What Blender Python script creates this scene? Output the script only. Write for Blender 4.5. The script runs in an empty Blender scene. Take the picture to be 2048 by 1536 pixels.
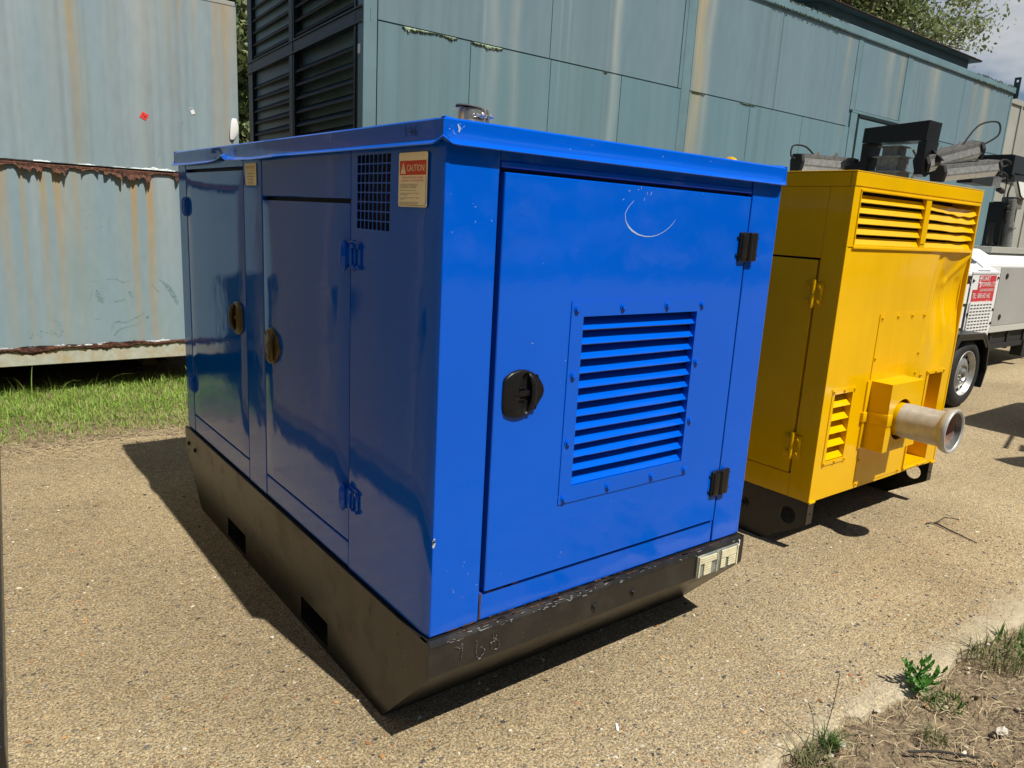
import bpy, bmesh, math, random
import numpy as np
from mathutils import Vector, Matrix, noise as mnoise
R = math.radians
scene = bpy.context.scene
COL = scene.collection
random.seed(7); RNG = np.random.default_rng(11)

# ------------------------------------------------------------------ camera
def cam_setup():
    yaw, pitch, roll = R(51.8283), R(-12.4587), R(3.1742)
    f = Vector((math.cos(pitch)*math.cos(yaw), math.cos(pitch)*math.sin(yaw), math.sin(pitch)))
    r = Vector((math.sin(yaw), -math.cos(yaw), 0)); u = r.cross(f)
    r2 = r*math.cos(roll)+u*math.sin(roll); u2 = u*math.cos(roll)-r*math.sin(roll)
    m = Matrix.Identity(4)
    for i in range(3):
        m[i][0], m[i][1], m[i][2] = r2[i], u2[i], -f[i]
    m.translation = Vector((-1.0152, -1.6092, 1.55))
    c = bpy.data.cameras.new('camera'); o = bpy.data.objects.new('camera', c)
    c.sensor_width = 36; c.lens = 1494.75/2048*36; c.clip_start = .02; c.clip_end = 1500
    o.matrix_world = m; COL.objects.link(o); scene.camera = o
cam_setup()

# ------------------------------------------------------------------ world, sun, exposure
SUN_DIR = Vector((-.075, .587, -1)).normalized()
world = bpy.data.worlds.new('World'); scene.world = world; world.use_nodes = True
def sky_setup():
    nt = world.node_tree; N = nt.nodes; L = nt.links; N.clear()
    out = N.new('ShaderNodeOutputWorld')
    sky = N.new('ShaderNodeTexSky'); sky.sky_type = 'NISHITA'; sky.sun_disc = False
    sky.sun_elevation = math.asin(-SUN_DIR.z); sky.sun_rotation = math.atan2(-SUN_DIR.x, -SUN_DIR.y)
    sky.air_density = 1.0; sky.dust_density = .3; sky.ozone_density = 3
    b1 = N.new('ShaderNodeBackground'); b1.inputs[1].default_value = .056; L.new(sky.outputs[0], b1.inputs[0])
    b2 = N.new('ShaderNodeBackground'); b2.inputs[1].default_value = .64
    tc = N.new('ShaderNodeTexCoord')
    mp = N.new('ShaderNodeMapping'); mp.inputs['Scale'].default_value = (1.6, 1.6, 4.2); mp.inputs['Location'].default_value = (3.3, 2.2, .2)
    n1 = N.new('ShaderNodeTexNoise'); n1.inputs['Scale'].default_value = 2.1; n1.inputs['Detail'].default_value = 9; n1.inputs['Roughness'].default_value = .58
    L.new(tc.outputs['Generated'], mp.inputs[0]); L.new(mp.outputs[0], n1.inputs[0])
    r = N.new('ShaderNodeValToRGB'); r.color_ramp.elements[0].position = .51; r.color_ramp.elements[1].position = .69
    L.new(n1.outputs['Fac'], r.inputs[0])
    r2 = N.new('ShaderNodeValToRGB'); r2.color_ramp.elements[0].position = .5; r2.color_ramp.elements[0].color = (1, 1, 1, 1)
    r2.color_ramp.elements[1].position = .74; r2.color_ramp.elements[1].color = (.66, .69, .74, 1)
    L.new(n1.outputs['Fac'], r2.inputs[0]); L.new(r2.outputs[0], b2.inputs[0])
    mx = N.new('ShaderNodeMixShader'); L.new(r.outputs[0], mx.inputs[0]); L.new(b1.outputs[0], mx.inputs[1]); L.new(b2.outputs[0], mx.inputs[2])
    L.new(mx.outputs[0], out.inputs[0])
sky_setup()
sl = bpy.data.lights.new('sun', 'SUN'); sl.energy = 5.0; sl.angle = R(.53); sl.color = (1, .955, .87)
so = bpy.data.objects.new('sun', sl); so.rotation_euler = SUN_DIR.to_track_quat('-Z', 'Y').to_euler(); so.location = (0, -8, 14); COL.objects.link(so)
scene.view_settings.view_transform = 'Standard'; scene.view_settings.look = 'None'
scene.view_settings.gamma = 1; scene.view_settings.use_curve_mapping = False; scene.view_settings.exposure = .2
scene.render.engine = 'CYCLES'

# ------------------------------------------------------------------ materials
def mat(name, color, rough=.5, metal=0, coat=0, coat_ior=1.5, spec=.5, bump=None, var=None, specks=None, attr=None, coat_rough=.08, dirt=None, runs=None):
    """bump=(scale,strength,dist) ; var=(scale,amount) ; specks=(scale,threshold,color) ; attr=name of a colour attribute; dirt=(scale,lo,hi,color)"""
    m = bpy.data.materials.new(name); m.use_nodes = True
    nt = m.node_tree; N = nt.nodes; L = nt.links; p = N['Principled BSDF']
    p.inputs['Roughness'].default_value = rough; p.inputs['Metallic'].default_value = metal
    p.inputs['Coat Weight'].default_value = coat; p.inputs['Coat IOR'].default_value = coat_ior; p.inputs['Coat Roughness'].default_value = coat_rough
    p.inputs['Specular IOR Level'].default_value = spec
    tc = N.new('ShaderNodeTexCoord'); co = tc.outputs['Object']
    if attr:
        a = N.new('ShaderNodeAttribute'); a.attribute_name = attr; c = a.outputs['Color']
    else:
        rgb = N.new('ShaderNodeRGB'); rgb.outputs[0].default_value = (*color, 1); c = rgb.outputs[0]
    if var:
        n = N.new('ShaderNodeTexNoise'); n.inputs['Scale'].default_value = var[0]; n.inputs['Detail'].default_value = 6; L.new(co, n.inputs['Vector'])
        mr = N.new('ShaderNodeMapRange'); mr.inputs[1].default_value = .3; mr.inputs[2].default_value = .7
        mr.inputs[3].default_value = 1-var[1]; mr.inputs[4].default_value = 1+var[1]; L.new(n.outputs['Fac'], mr.inputs[0])
        mm = N.new('ShaderNodeMix'); mm.data_type = 'RGBA'; mm.blend_type = 'MULTIPLY'; mm.inputs[0].default_value = 1
        L.new(c, mm.inputs[6]); L.new(mr.outputs[0], mm.inputs[7]); c = mm.outputs[2]
    if dirt:
        n = N.new('ShaderNodeTexNoise'); n.inputs['Scale'].default_value = dirt[0]; n.inputs['Detail'].default_value = 8; n.inputs['Roughness'].default_value = .65; L.new(co, n.inputs['Vector'])
        mr = N.new('ShaderNodeMapRange'); mr.inputs[1].default_value = dirt[1]; mr.inputs[2].default_value = dirt[2]; L.new(n.outputs['Fac'], mr.inputs[0])
        mm = N.new('ShaderNodeMix'); mm.data_type = 'RGBA'; L.new(mr.outputs[0], mm.inputs[0]); L.new(c, mm.inputs[6]); mm.inputs[7].default_value = (*dirt[3], 1); c = mm.outputs[2]
        ra = N.new('ShaderNodeMapRange'); ra.inputs[3].default_value = rough; ra.inputs[4].default_value = min(1, rough+.35); L.new(mr.outputs[0], ra.inputs[0]); L.new(ra.outputs[0], p.inputs['Roughness'])
    if specks:
        v = N.new('ShaderNodeTexNoise'); v.inputs['Scale'].default_value = specks[0]; v.inputs['Detail'].default_value = 2; L.new(co, v.inputs['Vector'])
        mr = N.new('ShaderNodeMapRange'); mr.inputs[1].default_value = specks[1]; mr.inputs[2].default_value = specks[1]+.02; L.new(v.outputs['Fac'], mr.inputs[0])
        mm = N.new('ShaderNodeMix'); mm.data_type = 'RGBA'; L.new(mr.outputs[0], mm.inputs[0]); L.new(c, mm.inputs[6]); mm.inputs[7].default_value = (*specks[2], 1); c = mm.outputs[2]
    if runs:      # rain-washed dust: vertical streaks, (scale, lo, hi, colour, most)
        mp = N.new('ShaderNodeMapping'); mp.inputs['Scale'].default_value = (runs[0], runs[0], runs[0]*.045); L.new(co, mp.inputs[0])
        n = N.new('ShaderNodeTexNoise'); n.inputs['Scale'].default_value = 1; n.inputs['Detail'].default_value = 7; n.inputs['Roughness'].default_value = .6; L.new(mp.outputs[0], n.inputs['Vector'])
        n2 = N.new('ShaderNodeTexNoise'); n2.inputs['Scale'].default_value = 1.7; n2.inputs['Detail'].default_value = 5; L.new(co, n2.inputs['Vector'])
        ml = N.new('ShaderNodeMath'); ml.operation = 'MULTIPLY'; L.new(n.outputs['Fac'], ml.inputs[0]); L.new(n2.outputs['Fac'], ml.inputs[1])
        mr = N.new('ShaderNodeMapRange'); mr.inputs[1].default_value = runs[1]; mr.inputs[2].default_value = runs[2]; mr.inputs[4].default_value = runs[4]; L.new(ml.outputs[0], mr.inputs[0])
        mm = N.new('ShaderNodeMix'); mm.data_type = 'RGBA'; L.new(mr.outputs[0], mm.inputs[0]); L.new(c, mm.inputs[6]); mm.inputs[7].default_value = (*runs[3], 1); c = mm.outputs[2]
    L.new(c, p.inputs['Base Color'])
    if bump:
        bs = bump if isinstance(bump, list) else [bump]; prev = None
        for sc, st, di in bs:
            n = N.new('ShaderNodeTexNoise'); n.inputs['Scale'].default_value = sc; n.inputs['Detail'].default_value = 4; L.new(co, n.inputs['Vector'])
            b = N.new('ShaderNodeBump'); b.inputs['Strength'].default_value = st; b.inputs['Distance'].default_value = di; L.new(n.outputs['Fac'], b.inputs['Height'])
            if prev: L.new(prev, b.inputs['Normal'])
            prev = b.outputs[0]
        L.new(prev, p.inputs['Normal'])
        if coat: L.new(prev, p.inputs['Coat Normal'])
    return m
WH = (.78, .79, .78)
M = {}
M['blue'] = mat('blue_paint', (.0002, .098, .60), .55, spec=0, coat=1, coat_ior=1.47, coat_rough=.045, bump=[(120, .03, .003), (1.5, .09, .06)], var=(1.5, .05), specks=(95, .79, (.2, .34, .6)))
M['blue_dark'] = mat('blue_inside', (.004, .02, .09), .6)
M['yellow'] = mat('yellow_paint', (.76, .432, .001), .5, spec=0, coat=1, coat_ior=1.32, coat_rough=.08, bump=[(90, .05, .004), (3, .1, .05)], var=(2.0, .07), specks=(80, .80, (.3, .16, .02)), runs=(22, .27, .42, (.40, .23, .01), .10))
M['black'] = mat('black_paint', (.014, .0132, .0128), .36, spec=.35, coat=.22, coat_rough=.2, bump=[(160, .12, .003), (6, .15, .02)], dirt=(7, .5, .8, (.045, .038, .03)), specks=(120, .75, (.2, .18, .16)))
M['black_clean'] = mat('black_plastic', (.009, .009, .010), .32, bump=(300, .06, .001), spec=.3)
M['black_matt'] = mat('matt_black', (.012, .012, .012), .75)
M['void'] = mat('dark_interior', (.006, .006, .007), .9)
M['grey_paint'] = mat('weathered_grey_paint', (.4, .45, .44), .5, attr='paint', bump=[(260, .05, .002), (2.5, .12, .03)], spec=.35)
M['green_paint'] = mat('weathered_green_paint', (.2, .3, .3), .52, attr='paint', bump=[(200, .04, .002), (1.3, .1, .03)], spec=.35)
M['green_post'] = mat('green_post_paint', (.13, .215, .24), .5, var=(4, .1))
M['green_dark'] = mat('dark_green_louvre_paint', (.006, .015, .0145), .45, var=(9, .25), spec=.45)
M['roof_dark'] = mat('dark_roof_housing_paint', (.035, .06, .065), .55, var=(3, .25))
M['beige'] = mat('beige_container_paint', (.34, .34, .30), .55, var=(1.2, .12))
M['rust'] = mat('flaking_rust', (.085, .034, .021), .9, var=(40, .75), bump=[(160, .6, .006)], dirt=(45, .52, .72, (.24, .11, .05)))
M['rust_dark'] = mat('dark_rust', (.03, .014, .01), .95, var=(30, .5))
M['rail'] = mat('stained_cream_rail', (.45, .46, .38), .6, dirt=(9, .45, .7, (.42, .31, .15)), var=(25, .12))
M['peel'] = mat('lifted_white_paint_edge', (.50, .55, .55), .6, var=(70, .3), bump=(120, .5, .004))
M['white'] = mat('white_paint', WH, .4, coat=.3, var=(3, .05))
M['grey_door'] = mat('grey_door_paint', (.33, .33, .32), .45, var=(2, .05))
M['galv'] = mat('galvanised_steel', (.19, .19, .18), .6, metal=.3, var=(30, .25), bump=(80, .08, .002))
M['galv_dull'] = mat('dull_galvanised_steel', (.22, .22, .21), .5, metal=.5, var=(30, .3))
M['alu'] = mat('aluminium', (.55, .55, .53), .4, metal=.8, var=(40, .15))
M['steel'] = mat('stainless_steel', (.62, .61, .58), .3, metal=.9, var=(60, .2), bump=(120, .06, .002))
M['pipe'] = mat('brushed_pipe_steel', (.46, .455, .43), .45, metal=.35, var=(25, .14), dirt=(6, .62, .8, (.42, .34, .2)))
M['pipe_in'] = mat('rusty_pipe_lining', (.28, .16, .12), .7, var=(30, .4))
M['glass'] = mat('lamp_glass', (.78, .78, .72), .2, spec=.6, var=(60, .15))
M['tyre'] = mat('tyre_rubber', (.016, .016, .016), .75, bump=(120, .2, .004), var=(12, .25))
M['cream'] = mat('sticker_cream', (.92, .80, .56), .5, var=(8, .05))
M['red'] = mat('sticker_red', (.62, .045, .015), .5, var=(30, .08))
M['orange_ink'] = mat('sticker_orange_ink', (.5, .12, .03), .6)
M['ink'] = mat('black_ink', (.02, .017, .014), .7)
M['sign_red'] = mat('sign_red', (.55, .03, .04), .45)
M['sign_white'] = mat('sign_white', (.8, .8, .78), .5)
M['hot_red'] = mat('fluorescent_red_tape', (.85, .05, .04), .5)
M['lens'] = mat('yellowed_lamp_lens', (.66, .62, .42), .3, var=(40, .15), bump=(30, .1, .004))
M['lens_bare'] = mat('bare_lamp_backing', (.20, .23, .22), .5, metal=.3, dirt=(20, .45, .7, (.42, .42, .36)))
M['scratch'] = mat('pale_paint_scratch', (.36, .47, .66), .6)
M['scuff'] = mat('dark_scuff_mark', (.17, .255, .27), .6, var=(60, .3))
M['moss'] = mat('pale_green_algae', (.30, .40, .27), .9, var=(60, .5))
M['moss_dark'] = mat('dark_moss', (.035, .05, .02), .95)
M['bark'] = mat('bark', (.11, .09, .065), .9, var=(20, .3), bump=(40, .5, .01))
M['leaf'] = mat('tree_leaf', (.06, .1, .03), .5, attr='paint')
M['grass'] = mat('grass_blade', (.08, .16, .03), .55, attr='paint', spec=.3)
M['weed'] = mat('weed_leaf', (.075, .22, .03), .45, var=(30, .3), spec=.4)
M['straw'] = mat('dry_straw', (.4, .3, .15), .8, attr='paint')
M['pebble'] = mat('pebble', (.4, .3, .2), .7, attr='paint')
M['twig'] = mat('dead_twig', (.035, .03, .025), .85)
M['tan'] = mat('tan_container_paint', (.66, .50, .20), .5, spec=.3, var=(2, .06))
M['weld'] = mat('painted_weld_bead', (.05, .046, .042), .35, metal=.3, specks=(300, .6, (.4, .38, .35)))
M['timber'] = mat('weathered_timber', (.11, .075, .05), .9, var=(12, .3))
for k in ('leaf', 'grass', 'weed'):
    p = M[k].node_tree.nodes['Principled BSDF']
    nt = M[k].node_tree; tr = nt.nodes.new('ShaderNodeBsdfTranslucent'); mx = nt.nodes.new('ShaderNodeMixShader'); mx.inputs[0].default_value = .32
    out = nt.nodes['Material Output']
    src = p.inputs['Base Color'].links[0].from_socket
    nt.links.new(src, tr.inputs[0]); nt.links.new(p.outputs[0], mx.inputs[1]); nt.links.new(tr.outputs[0], mx.inputs[2]); nt.links.new(mx.outputs[0], out.inputs[0])

def concrete_material():
    m = bpy.data.materials.new('exposed_aggregate_concrete'); m.use_nodes = True
    nt = m.node_tree; N = nt.nodes; L = nt.links; p = N['Principled BSDF']; p.inputs['Roughness'].default_value = .88; p.inputs['Specular IOR Level'].default_value = .25
    tc = N.new('ShaderNodeTexCoord'); co = tc.outputs['Object']
    def noise(s, d=6, r=.6):
        n = N.new('ShaderNodeTexNoise'); n.inputs['Scale'].default_value = s; n.inputs['Detail'].default_value = d; n.inputs['Roughness'].default_value = r; L.new(co, n.inputs['Vector']); return n.outputs['Fac']
    def ramp(f, *stops):
        r = N.new('ShaderNodeValToRGB'); L.new(f, r.inputs[0]); e = r.color_ramp.elements
        while len(e) < len(stops): e.new(.5)
        for i, (q, c) in enumerate(stops): e[i].position = q; e[i].color = (*c, 1)
        return r.outputs[0]
    def mix(f, a, b, t='MIX'):
        x = N.new('ShaderNodeMix'); x.data_type = 'RGBA'; x.blend_type = t
        for s, v in ((0, f), (6, a), (7, b)):
            if hasattr(v, 'is_output'): L.new(v, x.inputs[s])
            elif isinstance(v, tuple): x.inputs[s].default_value = (*v, 1)
            else: x.inputs[s].default_value = v
        return x.outputs[2]
    def mrange(f, a, b, c=0., d=1.):
        x = N.new('ShaderNodeMapRange'); L.new(f, x.inputs[0])
        for i, v in enumerate((a, b, c, d)): x.inputs[i+1].default_value = v
        return x.outputs[0]
    base = ramp(noise(.9, 8), (.3, (.296, .232, .140)), (.5, (.372, .296, .182)), (.7, (.436, .355, .226)))
    fine = ramp(noise(120, 4, .8), (.36, (.22, .20, .18)), (.5, (.95, .95, .95)), (.64, (1.95, 1.92, 1.8)))
    c = mix(1., base, fine, 'MULTIPLY')
    med = ramp(noise(28, 5, .7), (.35, (.68, .67, .65)), (.65, (1.25, 1.25, 1.22)))
    c = mix(.8, c, med, 'MULTIPLY')
    heights = []
    for sc, thr, seed in ((44, .80, 0), (85, .58, 3), (150, .45, 7)):
        mp = N.new('ShaderNodeMapping'); mp.inputs['Location'].default_value = (seed, seed*.7, 0); mp.inputs['Rotation'].default_value = (0, 0, seed); mp.inputs['Scale'].default_value = (1, 1.5, 1); L.new(co, mp.inputs[0])
        v = N.new('ShaderNodeTexVoronoi'); v.inputs['Scale'].default_value = sc; L.new(mp.outputs[0], v.inputs['Vector'])
        sep = N.new('ShaderNodeSeparateColor'); L.new(v.outputs['Color'], sep.inputs[0])
        on = N.new('ShaderNodeMath'); on.operation = 'GREATER_THAN'; L.new(sep.outputs[0], on.inputs[0]); on.inputs[1].default_value = thr
        disc = mrange(v.outputs['Distance'], .40, .30)
        mk = N.new('ShaderNodeMath'); mk.operation = 'MULTIPLY'; L.new(on.outputs[0], mk.inputs[0]); L.new(disc, mk.inputs[1])
        pc = ramp(sep.outputs[1], (0, (.20, .19, .18)), (.12, (.05, .05, .055)), (.22, (.30, .27, .2)), (.45, (.46, .36, .2)), (.62, (.36, .17, .06)), (.72, (.5, .42, .28)), (.9, (.62, .57, .45)), (1, (.25, .2, .15)))
        c = mix(mk.outputs[0], c, pc); heights.append(mk.outputs[0])
    # broad damp / worn patches and the pale crumbly slab edge
    wide = ramp(noise(.35, 4), (.36, (.80, .79, .79)), (.62, (1.1, 1.09, 1.06)))
    c = mix(1., c, wide, 'MULTIPLY')
    sx = N.new('ShaderNodeSeparateXYZ'); L.new(co, sx.inputs[0])
    ad = N.new('ShaderNodeMath'); ad.operation = 'MULTIPLY_ADD'; L.new(noise(9, 8, .7), ad.inputs[0]); ad.inputs[1].default_value = .36; L.new(sx.outputs[1], ad.inputs[2])
    edge = mrange(ad.outputs[0], -.34, -.46, 0, .6)
    c = mix(edge, c, (.56, .49, .35))
    L.new(c, p.inputs['Base Color'])
    h = N.new('ShaderNodeMath'); h.operation = 'ADD'; L.new(noise(130, 5, .8), h.inputs[0]); L.new(heights[0], h.inputs[1])
    h2 = N.new('ShaderNodeMath'); h2.operation = 'MULTIPLY_ADD'; L.new(heights[1], h2.inputs[0]); h2.inputs[1].default_value = .7; L.new(h.outputs[0], h2.inputs[2])
    b = N.new('ShaderNodeBump'); b.inputs['Strength'].default_value = .8; b.inputs['Distance'].default_value = .007; L.new(h2.outputs[0], b.inputs['Height']); L.new(b.outputs[0], p.inputs['Normal'])
    return m
M['concrete'] = concrete_material()
M['soil'] = mat('dry_soil', (.2, .145, .085), .95, var=(35, .5), bump=[(90, .9, .02), (14, .6, .05)], dirt=(60, .5, .72, (.36, .28, .16)), specks=(140, .68, (.42, .36, .25)))

# ------------------------------------------------------------------ mesh helpers
class MB:
    def __init__(s): s.bm = bmesh.new()
    def poly(s, pts, mi=0):
        vs = [s.bm.verts.new(p) for p in pts]
        f = s.bm.faces.new(vs); f.material_index = mi; return f
    def box(s, x0, x1, y0, y1, z0, z1, bev=0, seg=2, mat4=None, mi=0):
        m = Matrix.Translation(((x0+x1)/2, (y0+y1)/2, (z0+z1)/2)) @ Matrix.Diagonal((abs(x1-x0), abs(y1-y0), abs(z1-z0), 1))
        g = bmesh.ops.create_cube(s.bm, size=1, matrix=m); vs = g['verts']
        fs = {f for v in vs for f in v.link_faces}
        for f in fs: f.material_index = mi
        if bev:
            es = list({e for v in vs for e in v.link_edges})
            r = bmesh.ops.bevel(s.bm, geom=es, offset=bev, segments=seg, affect='EDGES', profile=.5)
            vs = list({v for f in r['faces'] for v in f.verts} | {v for v in vs if v.is_valid})
        if mat4 is not None: bmesh.ops.transform(s.bm, matrix=mat4, verts=vs)
        return s
    def bar(s, p, q, w, h, up=(0, 0, 1), bev=0):
        p, q = Vector(p), Vector(q); d = q-p; l = d.length; d.normalize(); up = Vector(up); sd = up.cross(d).normalized(); u2 = d.cross(sd)
        m = Matrix((( d.x, sd.x, u2.x, p.x), (d.y, sd.y, u2.y, p.y), (d.z, sd.z, u2.z, p.z), (0, 0, 0, 1)))
        return s.box(0, l, -w/2, w/2, -h/2, h/2, bev, mat4=m)
    def cyl(s, p, q, r, r2=None, seg=20, cap=True):
        p, q = Vector(p), Vector(q); d = (q-p); r2 = r if r2 is None else r2
        return s.tube([p, q], [r, r2], seg, cap)
    def tube(s, path, rad, seg=10, cap=True):
        path = [Vector(p) for p in path]; n = len(path)
        rad = [rad]*n if not isinstance(rad, (list, tuple)) else rad
        rings = []; prev = None
        for i, p in enumerate(path):
            d = (path[min(i+1, n-1)]-path[max(i-1, 0)])
            if d.length < 1e-9: d = Vector((0, 0, 1))
            d.normalize()
            a = prev-d*prev.dot(d) if prev is not None else (Vector((0, 0, 1)) if abs(d.z) < .9 else Vector((1, 0, 0))).cross(d)
            a.normalize(); prev = a; b = d.cross(a)
            rings.append([s.bm.verts.new(p+(a*math.cos(2*math.pi*k/seg)+b*math.sin(2*math.pi*k/seg))*rad[i]) for k in range(seg)])
        for i in range(n-1):
            for k in range(seg):
                s.bm.faces.new((rings[i][k], rings[i][(k+1) % seg], rings[i+1][(k+1) % seg], rings[i+1][k]))
        if cap:
            s.bm.faces.new(rings[0][::-1]); s.bm.faces.new(rings[-1])
        return s
    def lathe(s, origin, axis, prof, seg=28, mis=None):
        """prof = [(along axis, radius)]"""
        o, d = Vector(origin), Vector(axis).normalized(); a = (Vector((0, 0, 1)) if abs(d.z) < .9 else Vector((1, 0, 0))).cross(d).normalized(); b = d.cross(a)
        rings = [[s.bm.verts.new(o+d*t+(a*math.cos(2*math.pi*k/seg)+b*math.sin(2*math.pi*k/seg))*max(r, 1e-4)) for k in range(seg)] for t, r in prof]
        for i in range(len(rings)-1):
            for k in range(seg):
                f = s.bm.faces.new((rings[i][k], rings[i][(k+1) % seg], rings[i+1][(k+1) % seg], rings[i+1][k]))
                if mis: f.material_index = mis[i]
        return s
    def prism(s, pts, vec, mi=0):
        vec = Vector(vec); a = [s.bm.verts.new(p) for p in pts]; b = [s.bm.verts.new(Vector(p)+vec) for p in pts]; n = len(a)
        fs = [s.bm.faces.new(a), s.bm.faces.new(b[::-1])]
        for i in range(n): fs.append(s.bm.faces.new((a[i], b[i], b[(i+1) % n], a[(i+1) % n])))
        for f in fs: f.material_index = mi
        return s
    def plate(s, us, vs, hole, P, t):
        """sheet of cells with some left out; P(u,v,d) gives the point d behind the face"""
        nu, nv = len(us)-1, len(vs)-1; cache = {}
        def V(i, j, d):
            k = (i, j, d)
            if k not in cache: cache[k] = s.bm.verts.new(P(us[i], vs[j], d))
            return cache[k]
        solid = lambda i, j: 0 <= i < nu and 0 <= j < nv and not hole(i, j)
        for i in range(nu):
            for j in range(nv):
                if not solid(i, j): continue
                s.bm.faces.new((V(i, j, 0), V(i+1, j, 0), V(i+1, j+1, 0), V(i, j+1, 0)))
                s.bm.faces.new((V(i, j, t), V(i, j+1, t), V(i+1, j+1, t), V(i+1, j, t)))
                for (a, b, di, dj) in (((i, j), (i+1, j), 0, -1), ((i+1, j), (i+1, j+1), 1, 0), ((i+1, j+1), (i, j+1), 0, 1), ((i, j+1), (i, j), -1, 0)):
                    if not solid(i+di, j+dj): s.bm.faces.new((V(*b, 0), V(*a, 0), V(*a, t), V(*b, t)))
        return s
    def hexbolt(s, o, n, r=.008, h=.007, washer=True):
        o, n = Vector(o), Vector(n).normalized()
        if washer: s.cyl(o, o+n*.002, r*1.45, seg=14)
        s.cyl(o, o+n*h, r, r*.93, seg=6)
        return s
    def xform(s, m): bmesh.ops.transform(s.bm, matrix=m, verts=s.bm.verts); return s
    def build(s, name, ms, parent=None, smooth=None, loc=None, recalc=True):
        if recalc: bmesh.ops.recalc_face_normals(s.bm, faces=s.bm.faces)
        me = bpy.data.meshes.new(name); s.bm.to_mesh(me); s.bm.free()
        for m in (ms if isinstance(ms, (list, tuple)) else [ms]): me.materials.append(m)
        if smooth:
            me.shade_smooth(); me.set_sharp_from_angle(angle=R(smooth))
        return link(name, me, parent, loc)
def link(name, me, parent=None, loc=None):
    o = bpy.data.objects.new(name, me); COL.objects.link(o)
    if parent is not None:
        o.parent = parent
        off = -parent.location if (parent.parent is None and parent.type == 'EMPTY' and parent.get('abs')) else Vector()
        o.location = off+Vector(loc) if loc is not None else off
    elif loc is not None: o.location = loc
    return o
def tag(o, label=None, cat=None, group=None, kind=None):
    for k, v in (('label', label), ('category', cat), ('group', group), ('kind', kind)):
        if v: o[k] = v
    return o
def thing(name, label, cat, loc=(0, 0, 0), rotz=0, group=None):
    """an Empty at the thing's base; its parts are written in world coordinates unless it is turned"""
    o = bpy.data.objects.new(name, None); COL.objects.link(o); o.location = loc; o.rotation_euler = (0, 0, rotz); o.empty_display_size = .2
    if not rotz: o['abs'] = 1
    return tag(o, label, cat, group)
def face_mat(o, u, v):
    u, v = Vector(u).normalized(), Vector(v).normalized(); n = u.cross(v)
    return Matrix(((u.x, v.x, n.x, o[0]), (u.y, v.y, n.y, o[1]), (u.z, v.z, n.z, o[2]), (0, 0, 0, 1)))
def np_mesh(name, verts, faces, m, colors=None, parent=None, smooth=False):
    me = bpy.data.meshes.new(name); verts = np.asarray(verts, np.float32); faces = np.asarray(faces, np.int32); k = faces.shape[1]
    me.vertices.add(len(verts)); me.vertices.foreach_set('co', verts.ravel())
    me.loops.add(faces.size); me.loops.foreach_set('vertex_index', faces.ravel())
    me.polygons.add(len(faces)); me.polygons.foreach_set('loop_start', np.arange(len(faces), dtype=np.int32)*k)
    me.polygons.foreach_set('use_smooth', np.full(len(faces), bool(smooth)))
    me.update(calc_edges=True)
    if colors is not None:
        a = me.attributes.new('paint', 'FLOAT_COLOR', 'POINT'); c = np.ones((len(verts), 4), np.float32); c[:, :3] = colors; a.data.foreach_set('color', c.ravel())
    me.materials.append(m)
    return link(name, me, parent)
def lettering(lines, mtx, parent, m, name='lettering', raise_=.0006):
    """lines = [(text, x, y, size, align, x-scale)] laid out on the plane of mtx"""
    bm = bmesh.new()
    for (t, x, y, sz, al, xs) in lines:
        cu = bpy.data.curves.new('lettering', 'FONT'); cu.body = t; cu.size = sz; cu.align_x = al; cu.resolution_u = 2
        ob = bpy.data.objects.new('lettering', cu); COL.objects.link(ob)
        dg = bpy.context.evaluated_depsgraph_get(); me = bpy.data.meshes.new_from_object(ob.evaluated_get(dg))
        me.transform(Matrix.Translation((x, y, raise_)) @ Matrix.Diagonal((xs, 1, 1, 1))); bm.from_mesh(me)
        bpy.data.objects.remove(ob); bpy.data.curves.remove(cu); bpy.data.meshes.remove(me)
    bm.transform(mtx)
    me = bpy.data.meshes.new(name); bm.to_mesh(me); bm.free(); me.materials.append(m)
    return link(name, me, parent)
def ribbon(mb, pts, w, nrm):
    """thin flat stroke along pts lying on a surface with normal nrm"""
    nrm = Vector(nrm); pts = [Vector(p) for p in pts]; n = len(pts); prev = None
    for i, p in enumerate(pts):
        d = (pts[min(i+1, n-1)]-pts[max(0, i-1)]).normalized(); sd = nrm.cross(d)*(w[i] if isinstance(w, (list, tuple)) else w)/2
        cur = (mb.bm.verts.new(p-sd), mb.bm.verts.new(p+sd))
        if prev: mb.bm.faces.new((prev[0], prev[1], cur[1], cur[0]))
        prev = cur
    return mb
def fnoise(x, seed=0, octs=4, base=1.):
    """smooth 1-D value noise, 0..1"""
    out = 0; amp = 1; tot = 0
    for o in range(octs):
        rg = np.random.default_rng(seed*31+o); tab = rg.random(4096); t = np.asarray(x)*base*2**o+1000.; i = np.floor(t).astype(int); f = t-i; f = f*f*(3-2*f)
        out = out+amp*(tab[i % 4096]*(1-f)+tab[(i+1) % 4096]*f); tot += amp; amp *= .55
    return out/tot
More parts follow.
